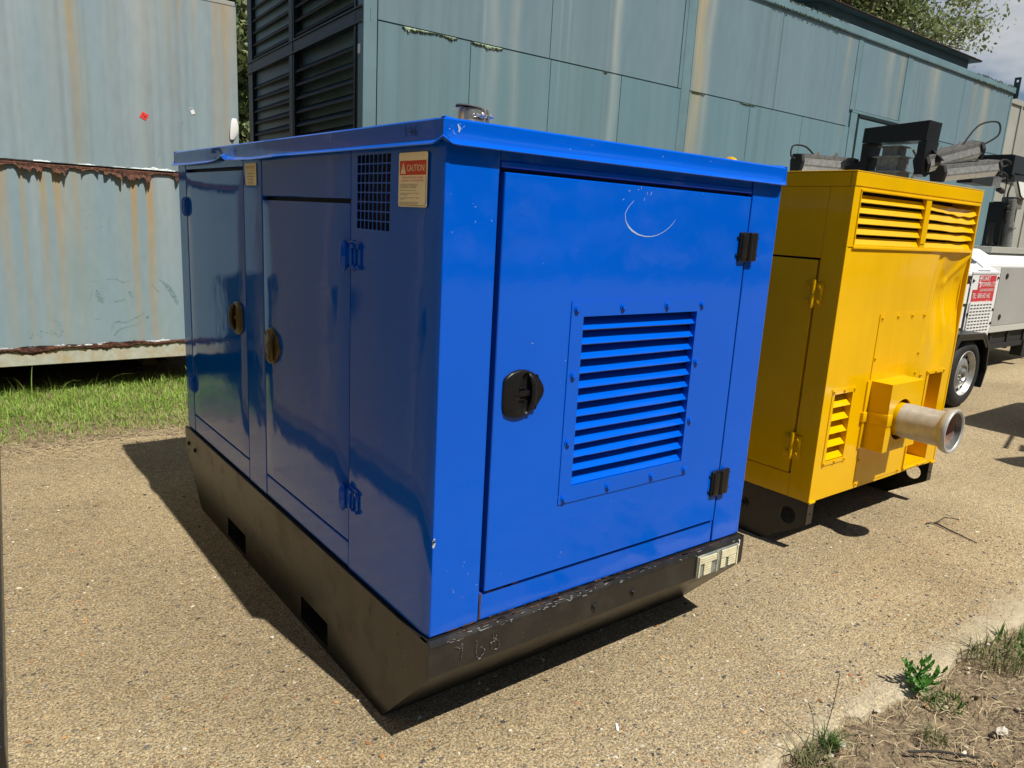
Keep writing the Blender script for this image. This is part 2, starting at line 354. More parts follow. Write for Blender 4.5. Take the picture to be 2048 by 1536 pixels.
# ------------------------------------------------------------------ ground
def ground():
    S = 260
    mb = MB(); mb.poly([(-S, -S, -.09), (S, -S, -.09), (S, S, -.09), (-S, S, -.09)])
    tag(mb.build('ground', M['soil']), kind='structure')
    # concrete slab: its front edge runs along y about -0.6
    xs = np.r_[-60, np.arange(-2, 9.01, .04), 60]
    edge = -.60-.035*(xs > 1.3)-.03*np.clip(xs-1.3, 0, 2)+.13*(fnoise(xs, 3, 5, 3.)-.5)+.03*(fnoise(xs, 9, 3, 22.)-.5)
    mb = MB(); prev = None
    for x, e in zip(xs, edge):
        e2 = min(e, -.3)
        cur = [mb.bm.verts.new(p) for p in ((x, e2-.03, -.09), (x, e2-.012, -.014), (x, e2+.02, 0), (x, 60, 0))]
        if prev:
            for k in range(3): mb.bm.faces.new((prev[k], cur[k], cur[k+1], prev[k+1]))
        prev = cur
    tag(mb.build('concrete_slab', M['concrete']), kind='structure')
    # lumpy soil in front of the slab edge
    gx = np.arange(-.4, 4.6, .025); gy = np.arange(-2.6, -.42, .025); X, Y = np.meshgrid(gx, gy, indexing='ij')
    Z = np.zeros_like(X)
    for i in range(X.shape[0]):
        for j in range(X.shape[1]):
            a = mnoise.fractal((X[i, j]*3, Y[i, j]*3, 0), 1., 2., 5); Z[i, j] = -.035+.03*a+.006*mnoise.noise((X[i, j]*40, Y[i, j]*40, 1))
    d = np.clip((Y+.62)/.2, 0, 1); Z = Z*(1-d)-.085*d
    n, k = X.shape; idx = np.arange(n*k).reshape(n, k)
    F = np.stack([idx[:-1, :-1], idx[1:, :-1], idx[1:, 1:], idx[:-1, 1:]], -1).reshape(-1, 4)
    tag(np_mesh('soil_verge', np.stack([X, Y, Z], -1).reshape(-1, 3), F, M['soil'], smooth=True), kind='structure')
ground()

# ------------------------------------------------------------------ skid base shared by the machines
def skid_base(x0, x1, y0, y1, ztop, zc, ch, pockets, parent, name='skid_base', mtl=None, holes=None):
    """hollow sheet base with both ends cut back underneath; fork pockets through the long sides"""
    mb = MB()
    us = sorted({0., ch+.04, y1-y0-ch-.04, y1-y0} | {u for p in pockets for u in p}); vs = [0, .022, .115, zc, ztop]
    L_ = y1-y0
    def P(u, v, d, x, sg):
        if v < zc:
            if u <= 0: u = ch*(1-v/zc)
            elif u >= L_: u = L_-ch*(1-v/zc)
        return (x+sg*d, y0+u, v)
    hole = lambda i, j: j == 1 and any(abs(us[i]-p[0]) < 1e-6 for p in pockets)
    mb.plate(us, vs, hole, lambda u, v, d: P(u, v, d, x0, 1), .008)
    mb.plate(us, vs, hole, lambda u, v, d: P(u, v, d, x1, -1), .008)
    for (a, b) in pockets:      # tunnels
        for z in (.022, .115): mb.poly([(x0+.004, y0+a, z), (x1-.004, y0+a, z), (x1-.004, y0+b, z), (x0+.004, y0+b, z)])
        for y in (a, b): mb.poly([(x0+.004, y0+y, .022), (x1-.004, y0+y, .022), (x1-.004, y0+y, .115), (x0+.004, y0+y, .115)])
    for sgn, yy in ((1, y0-.0012), (-1, y1+.0012)):     # rounded top nose, upright face, undercut
        prof = [(.05, ztop), (.016, ztop), (.006, ztop-.004), (.001, ztop-.012), (0, ztop-.022), (0, zc+.008), (.003, zc), (ch, 0), (ch+.06, 0)]
        for (a, b) in zip(prof, prof[1:]):
            mb.poly([(x0, yy+sgn*a[0], a[1]), (x1, yy+sgn*a[0], a[1]), (x1, yy+sgn*b[0], b[1]), (x0, yy+sgn*b[0], b[1])])
    mb.poly([(x0+.003, y0+.02, ztop-.001), (x1-.003, y0+.02, ztop-.001), (x1-.003, y1-.02, ztop-.001), (x0+.003, y1-.02, ztop-.001)])
    return mb.build(name, mtl or M['black'], parent, smooth=30)

# ------------------------------------------------------------------ door handle (built on a face: a right, b up, c out)
def handle_mesh():
    out = [(-.075, .043), (-.068, .052), (-.048, .064), (-.022, .070), (.004, .068), (.029, .059), (.052, .042), (.068, .020), (.074, .004), (.070, -.013), (.055, -.034), (.037, -.050), (.013, -.065), (-.009, -.070), (-.032, -.070), (-.057, -.062), (-.070, -.052), (-.0755, -.027), (-.076, .006)]
    poly = [Vector((a, b)) for a, b in out]
    def hit(ang):
        d = Vector((math.cos(ang), math.sin(ang))); o = Vector((.003, 0)); best = .05
        for i in range(len(poly)):
            a, b = poly[i], poly[(i+1) % len(poly)]; e = b-a; den = d.x*e.y-d.y*e.x
            if abs(den) < 1e-9: continue
            w = a-o; t = (w.x*e.y-w.y*e.x)/den; q = (w.x*d.y-w.y*d.x)/den
            if t > 0 and 0 <= q <= 1: best = t
        return o+d*best
    mb = MB(); n = 56; rings = []
    c0 = Vector((.003, 0))
    for (f, z, kind) in ((1.0, 0, 'o'), (.985, .006, 'o'), (.94, .0095, 'o'), (1.06, .0105, 'e'), (1.0, .0085, 'e'), (.93, .004, 'e'), (.6, .0018, 'e'), (.02, .0012, 'e')):
        ring = []
        for k in range(n):
            a = 2*math.pi*k/n
            if kind == 'o': p = c0+(hit(a)-c0)*f
            else: p = c0+Vector((.0275*math.cos(a), .058*math.sin(a)))*f
            ring.append(mb.bm.verts.new((p.x, p.y, z)))
        rings.append(ring)
    for i in range(len(rings)-1):
        for k in range(n): mb.bm.faces.new((rings[i][k], rings[i][(k+1) % n], rings[i+1][(k+1) % n], rings[i+1][k]))
    mb.tube([(.014, .055, .004), (.019, .045, .011), (.025, .025, .0155), (.0265, 0, .017), (.025, -.025, .0155), (.019, -.045, .011), (.014, -.055, .004)], [.005, .008, .0088, .009, .0088, .008, .005], 12)
    mb.box(-.024, .018, -.008, .008, .001, .011, .003); mb.box(-.02, .004, .016, .0185, .001, .009, .001); mb.box(-.02, .004, -.0185, -.016, .001, .009, .001)
    mb.lathe((-.032, -.002, .0085), (0, 0, 1), [(0, .0165), (.002, .0165), (.0025, .015), (.001, .0145), (.001, .0)], 24)
    mb.box(-.04, -.024, -.0015, .0015, .009, .0125, .0006)
    mb.lathe((.0535, -.001, .0085), (0, 0, 1), [(0, .0125), (.0022, .0125), (.0022, .0105), (.0006, .0105), (.0006, 0)], 22)
    for a, b in ((-.057, .043), (.037, .045), (-.059, -.044), (.036, -.043)):
        mb.lathe((a, b, .0085), (0, 0, 1), [(0, .0085), (.0016, .0085), (.0016, .0058), (-.001, .0056), (-.001, .003), (.001, .003), (.001, 0)], 16)
    bmesh.ops.recalc_face_normals(mb.bm, faces=mb.bm.faces)
    me = bpy.data.meshes.new('handle'); mb.bm.to_mesh(me); mb.bm.free(); me.materials.append(M['black_clean']); me.shade_smooth(); me.set_sharp_from_angle(angle=R(45))
    return me
HANDLE = handle_mesh()
HANDLE_TAN_SHEEN = HANDLE.copy(); HANDLE_TAN_SHEEN.materials[0] = mat('handle_painted_sheen', (.085, .06, .022), .3, metal=.35)  # black plastic handles with the tan wall's reflection tinted into their colour
def put(me, name, mtx, parent):
    o = bpy.data.objects.new(name, me); COL.objects.link(o); o.parent = parent
    off = -parent.location if (parent.parent is None and parent.get('abs')) else Vector()
    o.matrix_local = Matrix.Translation(off) @ mtx
    return o
FRONT = lambda x, y, z: face_mat((x, y, z), (1, 0, 0), (0, 0, 1))
LEFT = lambda x, y, z: face_mat((x, y, z), (0, -1, 0), (0, 0, 1))
def mesh_of(mb, name, m, smooth=40):
    bmesh.ops.recalc_face_normals(mb.bm, faces=mb.bm.faces)
    me = bpy.data.meshes.new(name); mb.bm.to_mesh(me); mb.bm.free(); me.materials.append(m); me.shade_smooth(); me.set_sharp_from_angle(angle=R(smooth)); return me
def bolt_mesh(name, m, r=.008, h=.007):
    mb = MB(); mb.hexbolt((0, 0, 0), (0, 0, 1), r, h); return mesh_of(mb, name, m, 30)

# ------------------------------------------------------------------ blue machine
W, D, ZB, ZT = 1.4265, 2.4424, .385, 1.781
def blue_machine():
    t = thing('generator', 'blue steel canopied machine on a black skid, louvred door in its sunlit end', 'generator', (W/2, D/2, 0))
    B = M['blue']
    base = skid_base(-.012, W+.012, -.022, D+.014, ZB-.004, .268, .258, [(.668, .908), (1.538, 1.787)], t)
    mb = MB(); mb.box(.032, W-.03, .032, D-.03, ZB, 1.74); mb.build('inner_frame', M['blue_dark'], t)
    # --- left long side, panels facing -x
    def pnl(name, y0, y1, z0, z1, x=0, th=.024, bev=.0035, par=t):
        m_ = MB(); m_.box(x, x+th, y0, y1, z0, z1, bev, 2); return m_.build(name, B, par)
    pnl('side_panel', 2.309, D-.002, ZB+.002, 1.726)
    pnl('side_panel', 1.478, 2.303, 1.694, 1.726, .001)
    pnl('side_panel', 1.478, 2.303, ZB+.002, .476, .001)
    pnl('side_panel', 1.271, 1.4715, ZB+.002, 1.726)
    pnl('side_panel', .512, 1.265, 1.582, 1.726, .001)
    pnl('side_panel', .512, 1.265, ZB+.002, .476, .001)
    def bowed_door(y0, y1, z0, z1, bow):
        """door skin pressed from thin sheet, so that it is very slightly bowed"""
        m_ = MB(); ny, nz = 16, 20
        g = [[None]*(nz+1) for _ in range(ny+1)]
        for i in range(ny+1):
            for j in range(nz+1):
                u, v = i/ny, j/nz; e = .006 if (i in (0, ny) or j in (0, nz)) else 0
                x = -.002+e*.6-bow*math.sin(math.pi*u)*math.sin(math.pi*v)*(1+.4*math.sin(7*v+3*u))
                g[i][j] = m_.bm.verts.new((x, y0+(y1-y0)*u, z0+(z1-z0)*v))
        for i in range(ny):
            for j in range(nz): m_.bm.faces.new((g[i][j], g[i][j+1], g[i+1][j+1], g[i+1][j]))
        rim = [g[i][0] for i in range(ny+1)]+[g[ny][j] for j in range(1, nz+1)]+[g[i][nz] for i in range(ny-1, -1, -1)]+[g[0][j] for j in range(nz-1, 0, -1)]
        back = [m_.bm.verts.new((.024, v.co.y, v.co.z)) for v in rim]
        for k in range(len(rim)): m_.bm.faces.new((rim[k], rim[(k+1) % len(rim)], back[(k+1) % len(rim)], back[k]))
        return m_.build('door', B, t, smooth=25)
    d1 = bowed_door(1.480, 2.301, .484, 1.679, .002); d2 = bowed_door(.514, 1.263, .484, 1.568, .002)
    put(HANDLE_TAN_SHEEN, 'handle', LEFT(-.004, 1.583, 1.08) @ Matrix.Rotation(math.pi, 4, 'Z'), d1)
    put(HANDLE_TAN_SHEEN, 'handle', LEFT(-.004, 1.158, 1.026), d2)
    # near corner panel: one folded sheet round the corner, with the vent grille punched in it
    m_ = MB()
    us = [.506]; bars = np.linspace(.4685, .2635, 9)
    for k in range(8): us += [bars[k]-.002, bars[k+1]+.002]
    us += [.2, .13, .08, .045, .022, .010, .004, 0.]
    zb = np.linspace(1.496, 1.706, 9); vs = [ZB+.002, .6, .9, 1.2]
    for k in range(8): vs += [zb[k]+.0018, zb[k+1]-.0018]
    vs += [1.726]
    def P(u, v, d):
        x = .0055*max(0, 1-u/.05)**2-.0035*math.sin(math.pi*min(1, u/.5))*math.sin(math.pi*(v-ZB)/1.34)
        y = u
        return (x+d, y+(d if u < .003 else 0), v)
    hole = lambda i, j: (1 <= i <= 15 and i % 2 == 1 and 4 <= j <= 18 and j % 2 == 0)
    m_.plate(us, vs, hole, P, .0025)
    corner = m_.build('corner_panel', B, t, smooth=30)
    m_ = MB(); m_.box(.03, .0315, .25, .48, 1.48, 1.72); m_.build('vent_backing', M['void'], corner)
    m_ = MB(); m_.box(.0062, .171, .0, .022, ZB+.002, 1.726, .003); m_.build('corner_post', B, t)
    m_ = MB(); m_.box(1.262, W, 0, .024, ZB+.002, 1.726, .003)
    m_.box(W-.02, W-.001, .02, D-.005, ZB+.002, 1.726, .002); m_.build('corner_post', B, t)
    m_ = MB(); m_.box(.178, 1.256, .003, .025, ZB+.002, .472, .003); m_.build('door_sill', B, t)
    m_ = MB(); m_.box(.176, 1.258, .006, .03, 1.694, 1.726, .002); m_.box(.176, 1.258, .0, .03, 1.678, 1.6945, .004); m_.build('door_header', B, t)
    m_ = MB(); m_.box(.02, W-.02, D-.03, D-.004, ZB+.002, 1.726, .003); m_.build('back_panel', B, t)
    # --- front door with its louvre frame
    xs = [.1855, .1875, .497, 1.016, 1.2455, 1.2475]; zs = [.4805, .4825, .752, 1.280, 1.6645, 1.6665]
    def PD(u, v, d):
        y = -.006 if d == 0 else .018
        if d == 0 and (u in (xs[0], xs[-1]) or v in (zs[0], zs[-1])): y = -.003
        return (u, y, v)
    m_ = MB(); m_.plate(xs, zs, lambda i, j: i == 2 and j == 2, PD, 1)
    door = m_.build('door', B, t, smooth=25)
    m_ = MB(); m_.plate([.448, .497, 1.016, 1.056], [.700, .752, 1.280, 1.326], lambda i, j: i == 1 and j == 1, lambda u, v, d: (u, -.0092+d, v), .0031)
    m_.build('louvre_frame', B, door)
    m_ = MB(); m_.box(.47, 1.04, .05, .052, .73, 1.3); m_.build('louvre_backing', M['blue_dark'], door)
    n = 12; pitch = (1.280-.752)/n
    for k in range(n):
        z = .752+pitch*k+.003; j1 = random.uniform(-.0012, .0012); j2 = random.uniform(-.0012, .0012)
        m_ = MB(); N_ = 6
        fr, bk = [], []
        for i in range(N_+1):
            u = i/N_; x = .496+.521*u; s = .0008*math.sin(5*u+k*1.7)
            zz = z+j1*(1-u)+j2*u
            fr.append([m_.bm.verts.new(p) for p in ((x, -.0035+s, zz-.0015), (x, -.005+s, zz+.001), (x, .030, zz+.033), (x, .0315, zz+.0315))])
        for i in range(N_):
            for a in range(4): m_.bm.faces.new((fr[i][a], fr[i+1][a], fr[i+1][(a+1) % 4], fr[i][(a+1) % 4]))
        m_.bm.faces.new(fr[0]); m_.bm.faces.new(fr[-1][::-1])
        m_.build('louvre_slat', B, door)
    bm_ = bolt_mesh('bolt', B, .0088, .0085)
    for x, z in ((.468, 1.304), (.659, 1.305), (.862, 1.304), (1.038, 1.303), (1.038, 1.106), (1.038, .899), (1.037, .718), (.866, .722), (.658, .723), (.469, .717), (.469, .897), (.471, 1.105)):
        put(bm_, 'bolt', FRONT(x, -.0092, z) @ Matrix.Rotation(random.random()*3, 4, 'Z'), door)
    put(HANDLE, 'handle', FRONT(.287, -.006, 1.0695), door)
    # black hinges of the front door
    mb = MB()
    mb.box(-.052, -.004, -.05, .05, 0, .012, .005, 3); mb.box(.004, .046, -.05, .05, 0, .014, .005, 3)
    mb.cyl((0, -.046, .012), (0, .046, .012), .010, seg=14); mb.box(-.046, -.012, -.042, .042, .011, .017, .003)
    for y in (-.03, .03): mb.cyl((.048, y, .003), (.058, y, .003), .004, seg=8); mb.cyl((-.062, y, .003), (-.05, y, .003), .004, seg=8)
    hm = mesh_of(mb, 'hinge', M['black_clean'], 35)
    for z in (1.498, .632): put(hm, 'hinge', FRONT(1.2535, -.005, z), door)
    # blue bolt-on hinges of the side doors
    mb = MB()
    mb.lathe((-.018, -.048, .016), (0, 1, 0), [(0, .002), (.008, .009), (.022, .0135), (.046, .0145), (.0465, .0135), (.0485, .0135), (.049, .0145), (.074, .0135), (.088, .009), (.096, .002)], 18)
    mb.box(-.05, -.016, -.034, .034, 0, .004, .0015); mb.box(-.008, .032, -.04, .042, 0, .004, .0015); mb.box(-.006, .02, -.036, .036, .004, .012, .003)
    mb.box(.056, .068, -.034, .042, 0, .006, .002); mb.box(.0, .064, .034, .044, 0, .006, .002)
    for a, b in ((-.042, .03), (-.042, -.026), (.006, .032), (.026, .03), (.006, -.03), (.03, -.03), (.06, -.03), (.06, .03)):
        mb.hexbolt((a, b, .004), (0, 0, 1), .0062, .008)
    hb = mesh_of(mb, 'hinge', B, 35)
    for z in (1.414, .638): put(hb, 'hinge', LEFT(-.001, .5, z), d2)
    mb = MB()
    for sx in (-1, 1):
        mb.box(sx*.008, sx*.03, -.045, .045, 0, .008, .007, 3)
        mb.lathe((sx*.016, -.04, .01), (0, 1, 0), [(0, .002), (.012, .009), (.04, .011), (.068, .009), (.08, .002)], 14)
        for y in (-.03, .03): mb.hexbolt((sx*.024, y, .008), (0, 0, 1), .006, .006)
    hf = mesh_of(mb, 'hinge', B, 35)
    for z in (1.522, .642): put(hf, 'hinge', LEFT(-.001, 2.307, z), d1)
    # --- lid: folded tray with a rolled lower lip, kinked on the long side
    mb = MB()
    x0, x1, y0, y1 = -.010, W+.006, -.010, D+.026
    def skirt(A, Bp, outv, n, kink=None):
        A, Bp, outv = Vector(A), Vector(Bp), Vector(outv); prev = None; Lg = (Bp-A).length
        for i in range(n+1):
            s = i/n*Lg; p = A.lerp(Bp, i/n); lip = min(1, s/.022, (Lg-s)/.022); lip = math.sqrt(max(0, lip))
            dz = 0; dout = 0
            if kink: dz, dout = kink(s, Lg)
            wob = .0004*math.sin(s*5+outv.x)
            prof = [(-.30, 1.786), (-.012, ZT), (-.004, ZT-.0015), (0, ZT-.006), (wob+dout*.35, 1.757), (wob+dout*.8, 1.733+dz*.5), (.003*lip+dout, 1.7275+dz+(1-lip)*.012), (.0135*lip+dout, 1.7215+dz+(1-lip)*.016), (.0165*lip+dout, 1.7175+dz+(1-lip)*.018), (.0145*lip+dout, 1.7155+dz+(1-lip)*.018), (.003*lip+dout-.002, 1.719+dz+(1-lip)*.016), (-.004, 1.727), (-.005, 1.75)]
            cur = [mb.bm.verts.new(p+outv*a+Vector((0, 0, z-p.z))) for a, z in prof]
            # mitre the top near both ends
            m_ = min(s, Lg-s)
            cur[0].co = p+outv*(-min(.30, m_+.0))+Vector((0, 0, 1.786-p.z if m_ > .012 else ZT-p.z))
            cur[1].co = p+outv*(-min(.012, m_))+Vector((0, 0, ZT-p.z))
            if prev:
                for k in range(len(cur)-1): mb.bm.faces.new((prev[k], cur[k], cur[k+1], prev[k+1]))
            prev = cur
    def kink(s, Lg):
        y = y1-s      # runs from the far corner to the near one
        g = lambda c, w: math.exp(-((y-c)/w)**2)
        dz = .020*g(1.66, .12)-.004*g(2.2, .3)-.003*g(1.35, .12)
        if y < 1.66: dz = .020*math.exp(-((y-1.66)/.045)**2)-.003*g(1.3, .15)
        return dz, .010*g(1.60, .07)-.008*g(1.78, .12)
    skirt((x0, y1, 0), (x0, y0, 0), (-1, 0, 0), 120, kink)
    skirt((x0, y0, 0), (x1, y0, 0), (0, -1, 0), 80)
    skirt((x1, y0, 0), (x1, y1, 0), (1, 0, 0), 30)
    skirt((x1, y1, 0), (x0, y1, 0), (0, 1, 0), 30)
    mb.poly([(x0+.28, y0+.28, 1.7857), (x1-.28, y0+.28, 1.7857), (x1-.28, y1-.28, 1.7857), (x0+.28, y1-.28, 1.7857)])
    mb.box(.03, W-.03, .03, D-.03, 1.735, 1.745)
    lid = mb.build('lid', B, t, smooth=32)
    # exhaust stub with clamp and flap cap
    ex = (.135, .092)
    mb = MB(); mb.lathe((*ex, 1.783), (0, 0, 1), [(0, .052), (.006, .052), (.008, .046), (.009, .036)], 28); mb.cyl((*ex, 1.785), (*ex, 1.822), .029, seg=28)
    exo = mb.build('exhaust_stub', M['steel'], t, smooth=40)
    mb = MB(); mb.lathe((*ex, 1.790), (0, 0, 1), [(0, .0305), (0, .0335), (.028, .0335), (.028, .0305)], 30)
    for dx in (-.006, .006): mb.box(ex[0]+.020+dx-.0022, ex[0]+.020+dx+.0022, ex[1]-.048, ex[1]-.022, 1.788, 1.820, .001)
    mb.cyl((ex[0]-.012, ex[1]-.040, 1.804), (ex[0]+.044, ex[1]-.040, 1.804), .0042, seg=10); mb.cyl((ex[0]+.004, ex[1]-.040, 1.804), (ex[0]+.0115, ex[1]-.040, 1.804), .008, seg=6)
    mb.cyl((ex[0]+.0285, ex[1]-.040, 1.804), (ex[0]+.034, ex[1]-.040, 1.804), .008, seg=6)
    mb.build('exhaust_clamp', M['steel'], exo, smooth=35)
    mb = MB(); mb.lathe((ex[0]-.004, ex[1], 1.825), (.10, .0, 1), [(-.0015, .0), (-.0015, .036), (.0015, .036), (.0015, 0)], 26)
    mb.poly([(ex[0]-.03, ex[1]-.022, 1.8255), (ex[0]-.058, ex[1]-.006, 1.813), (ex[0]-.058, ex[1]+.006, 1.813), (ex[0]-.03, ex[1]+.022, 1.8255)])
    mb.build('exhaust_flap', M['galv_dull'], exo, smooth=35)
    # --- base fittings: marker lamp, bolts, weld-bead number, knock marks
    YF = -.0236
    mb = MB(); mb.box(1.153, 1.397, YF-.005, YF+.002, .272, .360, .002); lamp = mb.build('marker_lamp', M['lens_bare'], base)
    for (x0_, x1_, z0_, z1_, n_) in ((1.166, 1.262, .326, .354, 3), (1.190, 1.232, .277, .3255, 5), (1.291, 1.384, .320, .355, 1), (1.291, 1.320, .281, .319, 4), (1.337, 1.384, .281, .319, 4)):
        h = (z1_-z0_)/n_
        mb = MB()
        for k in range(n_): mb.box(x0_, x1_, YF-.0105, YF-.006, z0_+h*k+.0012, z0_+h*(k+1)-.0006, .001)
        mb.build('lens_piece', M['lens'], lamp)
    mb = MB(); mb.bm.free()
    for (xa, xb) in ((1.265, 1.268), (1.157, 1.164), (1.387, 1.394)): mb = MB(); mb.box(xa, xb, YF-.0115, YF-.004, .275, .358, .0006); mb.build('lamp_rib', M['lens'], lamp)
    bb = bolt_mesh('bolt', M['black'], .010, .009)
    for x, z in ((.63, .312), (.814, .312)): put(bb, 'bolt', FRONT(x, YF, z), base)
    for y, z in ((2.40, .30), (2.285, .292)): put(bb, 'bolt', LEFT(-.012, y, z), base)
    for pl in ([(.079, .347), (.092, .338), (.103, .350), (.102, .326), (.1, .297)], [(.148, .346), (.156, .335), (.151, .322), (.151, .308), (.156, .289), (.163, .278), (.173, .286), (.183, .302), (.17, .319), (.163, .312)], [(.211, .344), (.214, .331), (.225, .324), (.236, .313), (.234, .29), (.223, .292), (.208, .297), (.204, .318), (.22, .321), (.225, .344)]):
        pts = []
        for (a, b) in zip(pl, pl[1:]):
            k = max(2, int(math.hypot(b[0]-a[0], b[1]-a[1])/.003))
            pts += [(a[0]+(b[0]-a[0])*i/k+random.uniform(-.0006, .0006), YF-.0006, a[1]+(b[1]-a[1])*i/k+random.uniform(-.0006, .0006)) for i in range(k)]
        mb = MB(); mb.tube(pts, [.0018+random.uniform(-.0007, .0013) for _ in pts], 7); mb.build('weld_bead_digit', M['weld'], base, smooth=60)
    mb = MB(); ribbon(mb, [(1.402, YF-.0012, .372), (1.410, YF-.0012, .366), (1.409, YF-.0012, .352), (1.413, YF-.0012, .345)], [.004, .006, .005, .003], (0, -1, 0)); mb.build('scratch', M['sign_white'], base)
    mb = MB()
    for k in range(70):
        x = random.uniform(0, 1.42)**1. if k > 34 else random.uniform(.05, .62); l = random.uniform(.002, .02); zz = random.choice((ZB-.006, ZB-.012, ZB-.018)); yy = {ZB-.006: YF+.003, ZB-.012: YF+.0, ZB-.018: YF-.0004}[zz]-.0006
        ribbon(mb, [(x, yy, zz+random.uniform(-.002, .002)), (x+l, yy, zz+random.uniform(-.002, .002))], random.uniform(.0008, .003), (0, -1, .6))
    wear = mb.build('bare_metal_wear', M['galv_dull'], base); wear['kind'] = 'stuff'
    mb = MB()
    for k in range(46):
        x = random.uniform(0, 1.42); l = random.uniform(.006, .05); ribbon(mb, [(x, -.012, ZB-.0032), (x+l, -.012, ZB-.0032)], random.uniform(.002, .006), (0, 0, 1))
    for k in range(30):
        yy = random.uniform(.02, 2.4); z = random.uniform(.03, .36); l = random.uniform(.004, .03); ribbon(mb, [(-.0128, yy, z), (-.0128, yy+l*.3, z-l)], random.uniform(.001, .003), (-1, 0, 0))
    rt = mb.build('rust_wear', M['rust'], base); rt['kind'] = 'stuff'
    # --- stickers and marks
    c = LEFT(-.0052, .137, 1.634)
    def rounded(w, h, r, n=5): return [(sx*(w/2-r)+r*math.cos(a), sy*(h/2-r)+r*math.sin(a)) for sx, sy, a0 in ((1, 1, 0), (-1, 1, 90), (-1, -1, 180), (1, -1, 270)) for a in [R(a0+90*k/n) for k in range(n+1)]]
    def flat(pts, z, m_, par, name, mtx):
        q = MB(); q.prism([(a, b, z-.0006) for a, b in pts], (0, 0, .0006)); q.xform(mtx); return q.build(name, m_, par)
    st = flat(rounded(.146, .137, .006), .0008, M['cream'], t, 'warning_sticker', c)
    st['label'] = 'cream warning sticker headed CAUTION! on red'
    flat([(a*.134, .030+b*.036) for a, b in ((-.5, -.5), (.5, -.5), (.5, .5), (-.5, .5))], .0013, M['red'], st, 'sticker_heading', c)
    flat([(-.0615, .0155), (-.0345, .0155), (-.048, .0435)], .0018, M['cream'], st, 'warning_triangle', c)
    lettering([('CAUTION!', -.030, .0215, .0235, 'LEFT', .83)], c, st, M['cream'], raise_=.002)
    lettering([('CENTRAL LIFTING EYE IS FOR UNLOADING', 0, .0035, .0066, 'CENTER', .84), ('AND LOADING - NOT FOR TRANSPORTATION', 0, -.0042, .0066, 'CENTER', .84)], c, st, M['red'], raise_=.0016)
    body = ['The condition and security of the lifter must be checked', 'before use always use the correct lifting equipment for', 'the purpose and adequate to the weight being lifted.', '', 'The lift must always be vertical on the eye provided.', '', 'Never allow this unit to be subjected to a "Snatch" loading or', '"Swing" whilst being lifted.', '', 'Do not attempt to lift this pump with the suction or discharge', 'hoses connected.', '', 'If this unit has to be transported then use the lashing points', 'provided on the unit. If fitted with a chassis trailer tow it.']
    lettering([(s, -.064, -.0125-.0038*i, .0043, 'LEFT', .93) for i, s in enumerate(body) if s]+[('!', -.0505, .0185, .021, 'LEFT', .9)], c, st, M['ink'], raise_=.0022)
    q = MB()
    for a in ((-.068, -.065, .068, -.0642), (.0672, -.065, .068, .011)): q.prism([(a[0], a[1], .0012), (a[2], a[1], .0012), (a[2], a[3], .0012), (a[0], a[3], .0012)], (0, 0, .0004))
    q.xform(c); q.build('sticker_border', M['ink'], st)
    c2 = LEFT(-.0022, 1.3765, 1.662)
    s2 = flat(rounded(.122, .082, .005), .0012, M['cream'], t, 'warning_sticker', c2); s2['label'] = 'small cream sticker headed IMPORTANT'
    lettering([('IMPORTANT', 0, .019, .0185, 'CENTER', .95)], c2, s2, M['orange_ink'], raise_=.0014)
    lettering([(s, 0, .001-.0112*i, .0095, 'CENTER', 1.05) for i, s in enumerate(('A cleaning charge will', 'apply if equipment is', 'not returned in a', 'clean condition.'))], c2, s2, M['ink'], raise_=.0014)
    q = MB()
    for b in (.0125, -.0365): q.prism([(-.055, b, .0013), (.055, b, .0013), (.055, b+.0009, .0013), (-.055, b+.0009, .0013)], (0, 0, .0003))
    q.xform(c2); q.build('sticker_border', M['orange_ink'], s2)
    # felt-pen 146 on the lid
    mb = MB(); X = -.0114
    for pl in ([(.172, 1.768), (.168, 1.743)], [(.146, 1.766), (.1505, 1.752), (.133, 1.751)], [(.138, 1.761), (.138, 1.743)], [(.120, 1.766), (.127, 1.754), (.1265, 1.746), (.120, 1.743), (.113, 1.748), (.117, 1.754), (.126, 1.752)]):
        ribbon(mb, [(X, y, z) for y, z in pl], .0024, (-1, 0, 0))
    mb.build('pen_number', M['ink'], lid)
    # scratches and chips in the paint
    mb = MB(); Y_ = -.0066
    arc = [(.669, 1.622), (.648, 1.603), (.636, 1.583), (.641, 1.561), (.656, 1.545), (.672, 1.534), (.70, 1.5235), (.729, 1.519), (.756, 1.519), (.785, 1.524), (.813, 1.535), (.837, 1.549), (.853, 1.562), (.864, 1.575)]
    ribbon(mb, [(x, Y_, z) for x, z in arc], [.0012, .0016, .002, .0024, .005, .006, .004, .0028, .0022, .0017, .0016, .0016, .0014, .001], (0, -1, 0))
    for k in range(13):
        x = .62+random.random()*.12 if k < 8 else random.uniform(.22, 1.2); z = 1.64+random.uniform(-.02, .018) if k < 8 else random.uniform(.52, 1.6)
        if .44 < x < 1.06 and .69 < z < 1.33: continue
        a = random.uniform(0, 3.14); l = random.uniform(.002, .011)
        ribbon(mb, [(x, Y_, z), (x+l*math.cos(a), Y_, z+l*math.sin(a))], random.uniform(.0008, .002), (0, -1, 0))
    mb.build('scratch', M['scratch'], door)
    mb = MB()
    for k in range(26):
        if k < 14: x, y, z = random.uniform(.012, .165), -.0006, random.choice([random.uniform(1.5, 1.7), random.uniform(.4, .6)])
        else: x, y, z = random.uniform(.0, .05) if k < 22 else random.uniform(.1, 1.4), -.0113, random.uniform(1.737, 1.768)
        a = random.uniform(.3, 2.8); l = random.uniform(.002, .008)
        ribbon(mb, [(x, y, z), (x+l*.5*math.cos(a), y, z+l*.5*math.sin(a)), (x+l*math.cos(a+.4), y, z+l*math.sin(a+.4))], [.0003, random.uniform(.0008, .0018), .0003], (0, -1, 0))
